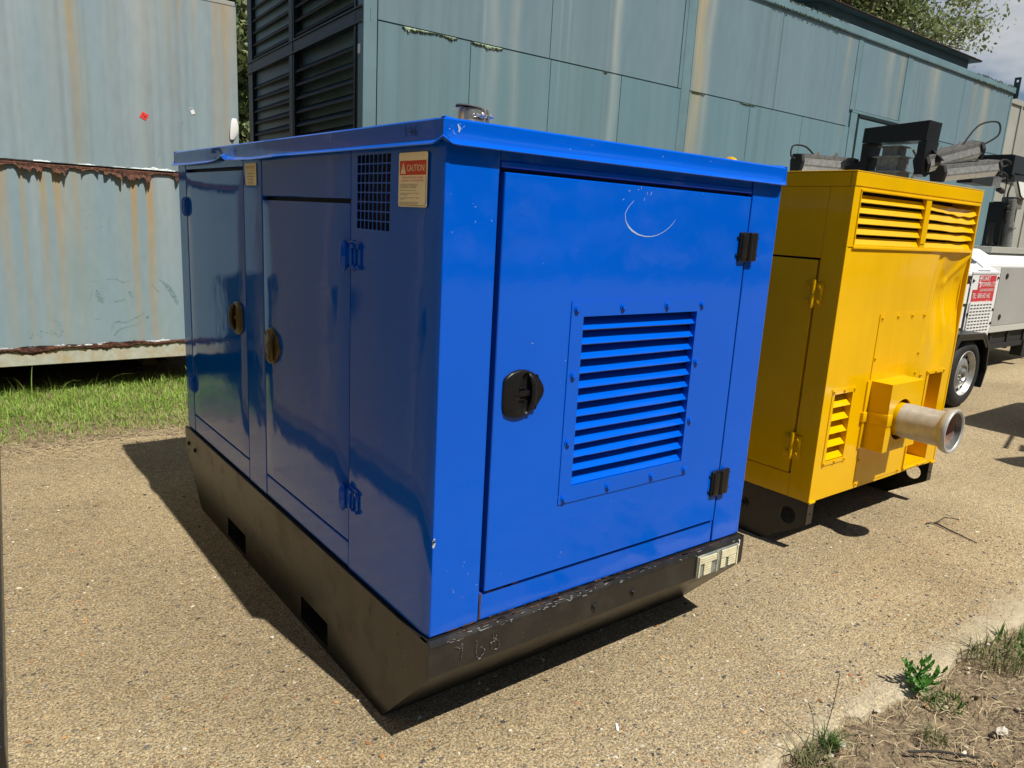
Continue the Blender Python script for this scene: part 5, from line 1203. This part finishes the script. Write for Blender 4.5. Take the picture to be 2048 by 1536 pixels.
# ------------------------------------------------------------------ container at the left edge, unseen height added to block sky light
def left_container_sky_block():
    t = thing('steel_container', 'ochre tan container on a black rail, left-edge sliver visible, unseen height added to block sky', 'container', (-.965, .6, 0), R(-3.565))
    mb = MB(); mb.box(-2.3, -.012, -.08, 2.98, .13, 3.25, .006); mb.build('body', M['tan'], t)
    mb = MB(); mb.box(-2.28, 0, -.09, 3.0, .012, .128, .008)
    mb.build('bottom_rail', M['black'], t)
    for k in range(3):
        mb = MB(); mb.box(-.013, -.004, -.02+1.0*k, .92+1.0*k, .22, 2.9, .004); d = mb.build('door', M['tan'], t)
        put(HANDLE, 'handle', face_mat((-.004, .80+1.0*k, 1.05), (0, 1, 0), (0, 0, 1)), d)
    mb = MB(); mb.box(-2.31, .004, -.09, 3.0, 3.252, 3.34, .006); mb.build('top_rail', M['tan'], t)
left_container_sky_block()

# ------------------------------------------------------------------ trees
def tree(name, label, base, crown, radii, trunk_h, nleaf, leaf, seed, group=None, fwd=None, tip=1.0, nl=34):
    rg = random.Random(seed); t = thing(name, label, 'tree', base, 0, group); b = Vector(base); c = Vector(crown)
    mb = MB(); top = b+(c-b)*.9
    mb.tube([b, b.lerp(top, .3)+Vector((.1, .1, 0)), b.lerp(top, .65), top], [.42*tip, .34*tip, .22*tip, .08*tip], 12)
    tips = []
    for k in range(nl):
        s = b.lerp(top, rg.uniform(.4, .95))
        while True:
            d = Vector((rg.uniform(-1, 1), rg.uniform(-1, 1), rg.uniform(-.95, 1)))
            if .45 < d.length < 1: break
        e = c+Vector((d.x*radii[0], d.y*radii[1], d.z*radii[2])); m = s.lerp(e, .5)+Vector((rg.uniform(-.4, .4), rg.uniform(-.4, .4), rg.uniform(.1, .9)))*tip
        pts = bez([s, m, e], 10); mb.tube(pts, [.12*tip*(1-i/len(pts))+.02*tip for i in range(len(pts))], 6)
        tips.append(e)
        for j in range(5):
            p0 = pts[rg.randrange(3, len(pts)-1)]; q = p0+Vector((rg.uniform(-1, 1), rg.uniform(-1, 1), rg.uniform(-.5, .9)))*1.7*tip
            mb.tube([p0, p0.lerp(q, .5)+Vector((0, 0, .15)), q], [.04*tip, .028*tip, .012*tip], 5); tips.append(q)
    tr = mb.build('trunk', M['bark'], t, smooth=50)
    rn = np.random.default_rng(seed); tp = np.array([list(p) for p in tips])
    w = rn.random(len(tp))**.7+.2; ci = rn.choice(len(tp), nleaf, p=w/w.sum())
    sp = rn.normal(0, 1, (nleaf, 3))*np.array((.36, .36, .26))*tip
    P = tp[ci]+sp
    d = rn.normal(0, 1, (nleaf, 3)); d[:, 2] -= .5; d /= np.linalg.norm(d, axis=1)[:, None]
    n = rn.normal(0, 1, (nleaf, 3)); n[:, 2] += 1.0; s = np.cross(d, n); s /= np.linalg.norm(s, axis=1)[:, None]+1e-9
    L_ = leaf*(.6+.8*rn.random(nleaf))[:, None]; wd = L_*.30
    V = np.stack([P, P+d*L_*.45+s*wd, P+d*L_, P+d*L_*.45-s*wd], 1).reshape(-1, 3)
    F = np.arange(nleaf*4).reshape(-1, 4)
    tint = rn.random(len(tp))[ci][:, None]; cl = np.array((.15, .205, .075))*(1-tint)+np.array((.26, .295, .12))*tint
    cl = cl*(.75+.5*rn.random((nleaf, 1))); np_mesh('crown', V, F, M['leaf'], np.repeat(cl, 4, 0), t)
    return t
tree('tree', 'tall leafy tree rising behind the dark roof housing of the green enclosure', (25, 15, 0), (26.2, 15, 12.2), (7.6, 5.0, 6.6), 8, 95000, .155, 5, nl=110)
tree('tree', 'dark bushy tree showing in the gap between grey container and louvres', (3.5, 13, 0), (3.6, 13, 4.2), (2.2, 2.0, 3.4), 2, 12000, .16, 9, tip=.55)

def added_tree_screen():  # trees out of view, added to cut sky light and paint reflections
    rn = np.random.default_rng(31); n = 16000; x = rn.uniform(-45, 60, n); top = 7.5+4.5*fnoise(x, 71, 4, .16); z = top*rn.random(n)**.7; y = -19-5*rn.random(n)+2.2*fnoise(x+z, 73, 3, .3)
    k = n//3; x[:k], y[:k] = -20+(y[:k]+19)*.8, -24+26*rn.random(k); P = np.stack([x, y, z], 1); d = rn.normal(0, 1, (n, 3)); d /= np.linalg.norm(d, axis=1)[:, None]; m_ = rn.normal(0, 1, (n, 3)); q = np.cross(d, m_); q /= np.linalg.norm(q, axis=1)[:, None]; L_ = rn.uniform(.5, 1.3, (n, 1))
    V = np.stack([P, P+d*L_*.5+q*L_*.4, P+d*L_, P+d*L_*.5-q*L_*.4], 1).reshape(-1, 3); c = np.array((.09, .13, .045))*(.6+.8*rn.random((n, 1)))
    tag(np_mesh('added_tree_screen', V, np.arange(n*4).reshape(-1, 4), M['leaf'], np.repeat(c, 4, 0)), 'added unseen belt of trees behind the camera, dimming sky light and reflections', 'tree_screen', kind='stuff')
added_tree_screen()

# ------------------------------------------------------------------ grass and weeds
def blades(name, roots, hts, lean, cols, width, m, parent=None, seg=3, rs=1, kind=None, droop=.5):
    rn = np.random.default_rng(rs); n = len(roots); a = rn.uniform(0, 2*math.pi, n); d = np.stack([np.cos(a), np.sin(a), np.zeros(n)], 1); s = np.stack([-np.sin(a), np.cos(a), np.zeros(n)], 1)
    V = []; 
    for k in range(seg+1):
        u = k/seg; w = (width*(1-u**1.5))[:, None]+.0002
        p = roots+d*(hts*lean*u**1.8)[:, None]+np.array((0, 0, 1))*(hts*(u-droop*lean*u**2.6))[:, None]
        V += [p-s*w, p+s*w]
    V = np.stack(V, 1).reshape(-1, 3); k = 2*(seg+1); F = []
    b = np.arange(n)[:, None]*k
    for q in range(seg): F.append(b+np.array((2*q, 2*q+1, 2*q+3, 2*q+2)))
    F = np.stack(F, 1).reshape(-1, 4); C = np.repeat(cols, k, 0)
    return np_mesh(name, V, F, m, C, parent)
def grass_strip():
    rn = np.random.default_rng(4); n = 26000
    x = rn.uniform(-2.0, 1.6, n); y = 3.62+1.75*rn.random(n)**1.15
    clump = fnoise(x*1.0+y*.7, 3, 3, 2.2)*fnoise(y*1.3-x*.4+7, 8, 3, 2.)
    keep = rn.random(n) < np.clip(.25+1.9*clump+.25*(y > 4.2), 0, 1)*np.clip((y-3.58-.18*fnoise(x, 2, 3, 3.))/.25, 0, 1)*np.clip((5.5-y)/.35, 0, 1)
    x, y = x[keep], y[keep]; n = len(x); e = np.clip((y-3.62)/.8, .15, 1)
    h = (.035+.065*rn.random(n)**1.5)*(.45+.75*e)*(.7+.6*fnoise(x+y, 6, 3, 3.)); tall = rn.random(n) < .022*(y > 4.1); h[tall] *= rn.uniform(1.8, 3.0, tall.sum())
    z = .01*np.ones(n); t_ = rn.random((n, 1)); c = np.array((.17, .32, .04))*(1-t_)+np.array((.38, .50, .11))*t_
    dry = (rn.random(n) < .07+.5*np.exp(-(y-3.62)/.18)); c[dry] = np.array((.42, .35, .17))*(.7+.5*rn.random((dry.sum(), 1)))
    tag(blades('grass', np.stack([x, y, z], 1), h, rn.uniform(.15, 1.1, n), c, rn.uniform(.0016, .0042, n), M['grass'], seg=4, kind='stuff'), 'long green grass growing in front of and under the grey container', 'grass', kind='stuff')
    # dry litter in front of it and soil under it
    n = 4200; x = rn.uniform(-1.2, 1.0, n); y = 3.5+rn.normal(.12, .16, n)
    lay_straw('straw_litter', x, y, .008, rn, 'dry pale grass litter along the front of the grass strip', (.02, .075), .0011)
def lay_straw(name, x, y, z0, rn, label, ln, w, zf=None, colr=((.30, .22, .12), (.58, .47, .28))):
    n = len(x); a = rn.uniform(0, math.pi*2, n); L_ = rn.uniform(ln[0], ln[1], n)*.5; tl = rn.normal(0, .16, n); bend = rn.normal(0, .3, n)
    V = []
    for u in (-1, 0, 1):
        aa = a+bend*u; px, py = x+np.cos(aa)*L_*u, y+np.sin(aa)*L_*u; pz = (zf(px, py) if zf else 0)+z0+L_*tl*u+.004*(u == 0)+rn.random(n)*.004
        s = np.stack([-np.sin(aa)*w, np.cos(aa)*w, np.full(n, w*.3)], 1)*(1 if u == 0 else .5); p = np.stack([px, py, pz], 1); V += [p-s, p+s]
    V = np.stack(V, 1).reshape(-1, 3); b = np.arange(n)[:, None]*6; F = np.stack([b+np.array((0, 1, 3, 2)), b+np.array((2, 3, 5, 4))], 1).reshape(-1, 4)
    t_ = rn.random((n, 1)); c = np.array(colr[0])*(1-t_)+np.array(colr[1])*t_
    return tag(np_mesh(name, V, F, M['straw'], np.repeat(c, 6, 0)), label, 'straw', kind='stuff')
grass_strip()
mb = MB(); mb.poly([(-60, 3.72, .004), (60, 3.72, .004), (60, 60, .004), (-60, 60, .004)]); 
def back_soil():
    xs = np.r_[-40, np.arange(-2.2, 1.6, .03), 1.6, 40]; e = 3.66+.22*(fnoise(xs, 15, 5, 3.)-.5); m_ = MB(); prev = None
    for x, q in zip(xs, e):
        cur = [m_.bm.verts.new(p) for p in ((x, q-.05, -.003), (x, q, .006), (x, q+.4, .012), (x, 40, .012))]
        if prev:
            for k in range(3): m_.bm.faces.new((prev[k], cur[k], cur[k+1], prev[k+1]))
        prev = cur
    tag(m_.build('soil_strip', M['soil']), kind='structure')
mb.bm.free(); back_soil()
def verge():
    rn = np.random.default_rng(12)
    zf = lambda x, y: -.022-.004*np.sin(x*9)*np.cos(y*11)-.03*np.clip((y+.66)/.1, 0, 1)
    n = 7000; x = rn.uniform(.5, 4.4, n); y = -.61-1.5*rn.random(n)**1.2
    ok = fnoise(x*1.3+y, 4, 3, 3.) > rn.random(n)*.75; x, y = x[ok], y[ok]
    lay_straw('straw_litter', x, y, .004, rn, 'dead grass stalks strewn over the bare soil at lower right', (.02, .10), .0011, zf)
    # small green shoots through the soil
    n = 900; x = rn.uniform(.6, 4.2, n); y = -.68-1.3*rn.random(n); ok = fnoise(x*2+y*3, 19, 3, 3.) > .52; x, y = x[ok], y[ok]; n = len(x)
    c = np.array((.10, .15, .045))*(.6+.8*rn.random((n, 1))); dry = rn.random(n) < .4; c[dry] = (.33, .27, .13)
    tag(blades('grass_shoots', np.stack([x, y, zf(x, y)], 1), rn.uniform(.015, .055, n), rn.uniform(.2, 1., n), c, rn.uniform(.001, .0022, n), M['grass'], rs=5), 'sparse short grass shoots on the dry soil at lower right', 'grass', kind='stuff')
    def tuft(loc, n, h, label, spread, cols, name='grass_tuft', w=(.0012, .0026), lean=(.15, 1.), sd=1):
        t = thing(name, label, 'weed', loc, 0, 'weeds on the bare soil'); r2 = np.random.default_rng(sd); a = r2.uniform(0, 6.28, n); q = spread*np.sqrt(r2.random(n))
        roots = np.stack([loc[0]+q*np.cos(a), loc[1]+q*np.sin(a), np.full(n, loc[2])], 1); tt = r2.random((n, 1)); c = np.array(cols[0])*(1-tt)+np.array(cols[1])*tt
        blades('blades', roots, h*(.4+.7*r2.random(n)), r2.uniform(lean[0], lean[1], n), c, r2.uniform(w[0], w[1], n), M['grass'], t, seg=4, rs=sd+1); return t
    G = ((.06, .13, .03), (.15, .22, .06)); O = ((.10, .13, .05), (.26, .25, .11))
    tuft((1.10, -.640, -.02), 130, .075, 'small round green grass tuft on the broken slab edge, nearest the camera', .028, G, sd=2)
    tuft((2.10, -.745, -.02), 110, .16, 'large sprawling grass clump with long blades at the right edge', .10, O, sd=3, lean=(.3, 1.3))
    tuft((2.33, -.80, -.02), 110, .10, 'leafy low weed patch at the right edge behind the sprawling grass', .13, G, sd=4, w=(.003, .006))
    tuft((1.66, -.74, -.02), 90, .045, 'low leafy weed spreading beside the upright weed', .08, G, sd=5, w=(.002, .005))
    tuft((1.42, -.82, -.02), 60, .06, 'thin grass tuft on bare soil below the upright weed', .04, O, sd=6)
    tuft((1.86, -.98, -.02), 70, .06, 'faint grass tuft far out on the soil near the right edge', .05, G, sd=7)
    tuft((.98, -.66, -.02), 70, .085, 'straggly dry grass tuft at the bottom edge', .06, O, sd=8, lean=(.5, 1.5))
    tuft((2.05, -1.13, -.02), 60, .05, 'green tuft in the lower right corner', .05, G, sd=10)
    # long single stalks leaning from the tuft
    t = thing('grass_stalk', 'long bent grass stalk leaning away from the small green tuft', 'weed', (1.0, -.66, -.02)); q = MB()
    q.tube(bez([(.93, -.67, -.01), (1.05, -.64, .03), (1.17, -.60, .10), (1.24, -.57, .15)]), .0013, 5); q.tube(bez([(.95, -.68, -.01), (1.0, -.60, .02), (1.02, -.50, .03)]), .001, 5); q.build('stem', M['straw'], t)
    # upright weed
    t = thing('weed', 'upright leafy green weed casting a small shadow on the slab edge', 'weed', (1.635, -.655, -.02)); rg = random.Random(3); q = MB()
    stems = [((0, 0), (.015, -.01, .13)), ((.012, .01), (.05, -.025, .10)), ((-.01, .006), (-.025, .02, .115)), ((.02, -.015), (.075, -.03, .075)), ((-.012, -.012), (-.03, -.04, .07))]
    o = Vector((1.635, -.655, -.02))
    for s, e in stems: q.tube(bez([o+Vector((*s, 0)), o+Vector((s[0]+e[0]*.4, s[1]+e[1]*.4, e[2]*.55)), o+Vector(e)]), [.0032]*1+[.002]*24+[.001]*3 if False else .0022, 5)
    q.build('stem', M['weed'], t, smooth=60)
    for s, e in stems:
        for k in range(13):
            u = .25+.75*k/12; p = o+Vector((s[0]+(e[0])*u, s[1]+(e[1])*u, e[2]*u)); a = k*2.4+rg.random(); l = rg.uniform(.034, .060)*(1.15-.4*u); el = .25+.75*u*rg.uniform(.6, 1.2)
            d = Vector((math.cos(a)*math.cos(el), math.sin(a)*math.cos(el), math.sin(el))); sd = Vector((-math.sin(a), math.cos(a), 0)); n_ = d.cross(sd)*-1
            m_ = MB(); rows = []
            for (f, w_, h_) in ((0, .12, 0), (.3, .55, .02), (.55, .6, .02), (.8, .35, -.03), (1, .02, -.12)): 
                c = p+d*l*f+n_*l*h_; w2 = l*.22*w_*1.4; rows.append([m_.bm.verts.new(x) for x in (c-sd*w2+n_*w2*.35, c, c+sd*w2+n_*w2*.35)])
            for i in range(4):
                for j in range(2): m_.bm.faces.new((rows[i][j], rows[i][j+1], rows[i+1][j+1], rows[i+1][j]))
            m_.build('leaf', M['weed'], t, smooth=80)
    # gravel chips in the soil
    bs = bmesh.new(); bmesh.ops.create_icosphere(bs, subdivisions=1, radius=1); bv = np.array([v.co[:] for v in bs.verts]); bf = np.array([[v.index for v in f.verts] for f in bs.faces]); bs.free()
    n = 2600; x = rn.uniform(.55, 4.3, n); y = -.60-1.45*rn.random(n)**1.3; r = .0015+.009*rn.random(n)**5; V = bv[None]*(np.stack([rn.uniform(.8, 1.6, n), rn.uniform(.7, 1.2, n), rn.uniform(.4, .9, n)], 1)*r[:, None])[:, None]*(1+.22*rn.normal(0, 1, (n, len(bv), 1)))
    V = V+np.stack([x, y, zf(x, y)+r*.2], 1)[:, None]; pal = np.array([(.45, .38, .26), (.3, .23, .14), (.55, .5, .4), (.2, .15, .1), (.38, .22, .1), (.12, .11, .1)]); cc = pal[rn.choice(6, n)]*(.7+.5*rn.random((n, 1)))
    tag(np_mesh('gravel_chips', V.reshape(-1, 3), (np.arange(n)[:, None, None]*len(bv)+bf[None]).reshape(-1, 3), M['pebble'], np.repeat(cc, len(bv), 0)), 'small gravel chips mixed into the bare soil at lower right', 'gravel', kind='stuff')
    # stones on the soil
    for k, (x, y, r, cl) in enumerate(((1.40, -.64, .012, (.46, .41, .31)), (1.66, -.93, .019, (.5, .46, .38)), (1.13, -.665, .011, (.46, .43, .37)), (1.05, -.67, .009, (.42, .38, .3)))):
        q = MB(); bmesh.ops.create_icosphere(q.bm, subdivisions=2, radius=r)
        for v in q.bm.verts: v.co = Vector((v.co.x*1.25, v.co.y*.85, v.co.z*.5))*(1+.7*mnoise.noise(v.co*70+Vector((k*7, 0, 0))))
        lb = ('pale stone on the slab edge below the upright weed', 'largest pale chalky stone lying on the soil', 'small pale stone touching the small green tuft', 'smallest pale pebble stone by the nearest tuft')[k]
        tag(q.build('stone', mat('pale_stone', cl, .8, bump=(80, .4, .004)), None, smooth=20, loc=(x, y, -.012)), lb, 'stone')
verge()
def loose_pebbles():
    rn = np.random.default_rng(23); base = bmesh.new(); bmesh.ops.create_icosphere(base, subdivisions=1, radius=1); bv = np.array([v.co[:] for v in base.verts]); bf = np.array([[v.index for v in f.verts] for f in base.faces]); base.free()
    n = 9000; x = rn.uniform(-1.0, 3.6, n); y = -.56+4.0*rn.random(n)**1.6; r = .0016+.0058*rn.random(n)**3.2
    ok = ~((x > .05) & (x < 1.35) & (y > .3) & (y < 2.2)); x, y, r = x[ok], y[ok], r[ok]; n = len(x)
    sc = np.stack([rn.uniform(.8, 1.7, n), rn.uniform(.7, 1.1, n), rn.uniform(.35, .7, n)], 1)*r[:, None]; a = rn.uniform(0, 6.28, n)
    V = bv[None]*sc[:, None, :]*(1+.18*rn.normal(0, 1, (n, len(bv), 1))); ca, sa = np.cos(a)[:, None], np.sin(a)[:, None]
    X = V[..., 0]*ca-V[..., 1]*sa+x[:, None]; Y = V[..., 0]*sa+V[..., 1]*ca+y[:, None]; Z = V[..., 2]+(r*.12)[:, None]
    pal = np.array([(.05, .05, .055), (.09, .085, .08), (.36, .27, .14), (.42, .34, .2), (.5, .44, .32), (.32, .13, .04), (.42, .21, .07), (.6, .55, .45), (.2, .17, .13)])
    c = pal[rn.choice(len(pal), n, p=[.13, .1, .17, .17, .13, .08, .08, .07, .07])]*(.75+.5*rn.random((n, 1)))
    F = (np.arange(n)[:, None, None]*len(bv)+bf[None]).reshape(-1, 3)
    tag(np_mesh('loose_pebbles', np.stack([X, Y, Z], -1).reshape(-1, 3), F, M['pebble'], np.repeat(c, len(bv), 0)), 'small flint pebbles scattered over the concrete', 'pebbles', kind='stuff')
loose_pebbles()
def litter():
    t = thing('dead_twig', 'black dead twig with short side shoots lying on the concrete before the pump', 'twig', (3.3, -.1, 0)); q = MB()
    q.tube([(3.335, .012, .012), (3.31, -.07, .008), (3.285, -.16, .006), (3.262, -.235, .004)], [.005, .004, .003, .002], 6); q.tube([(3.335, .012, .012), (3.30, .045, .006), (3.285, .035, .003)], .003, 5); q.tube([(3.335, .012, .012), (3.42, .0, .03), (3.44, -.03, .032), (3.46, -.06, .03)], [.003, .003, .003, .003], 5)
    q.build('stem', M['twig'], t, smooth=60)
    t = thing('dead_twig', 'thin dark twig lying on the soil in the lower right corner', 'twig', (1.5, -.9, 0)); q = MB(); q.tube(bez([(1.28, -.80, -.012), (1.36, -.86, -.008), (1.44, -.94, -.012)]), .004, 6); q.build('stem', M['twig'], t, smooth=60)
    q = MB(); q.box(-.017, .017, -.004, .004, 0, .003, .001); o = tag(q.build('paper_scrap', M['sign_white'], None, loc=(.575, -.22, .001)), 'tiny white scrap lying on the concrete in front of the blue machine', 'litter'); o.rotation_euler = (0, 0, .9)
litter()
for o in bpy.data.objects:
    if 'abs' in o: del o['abs']
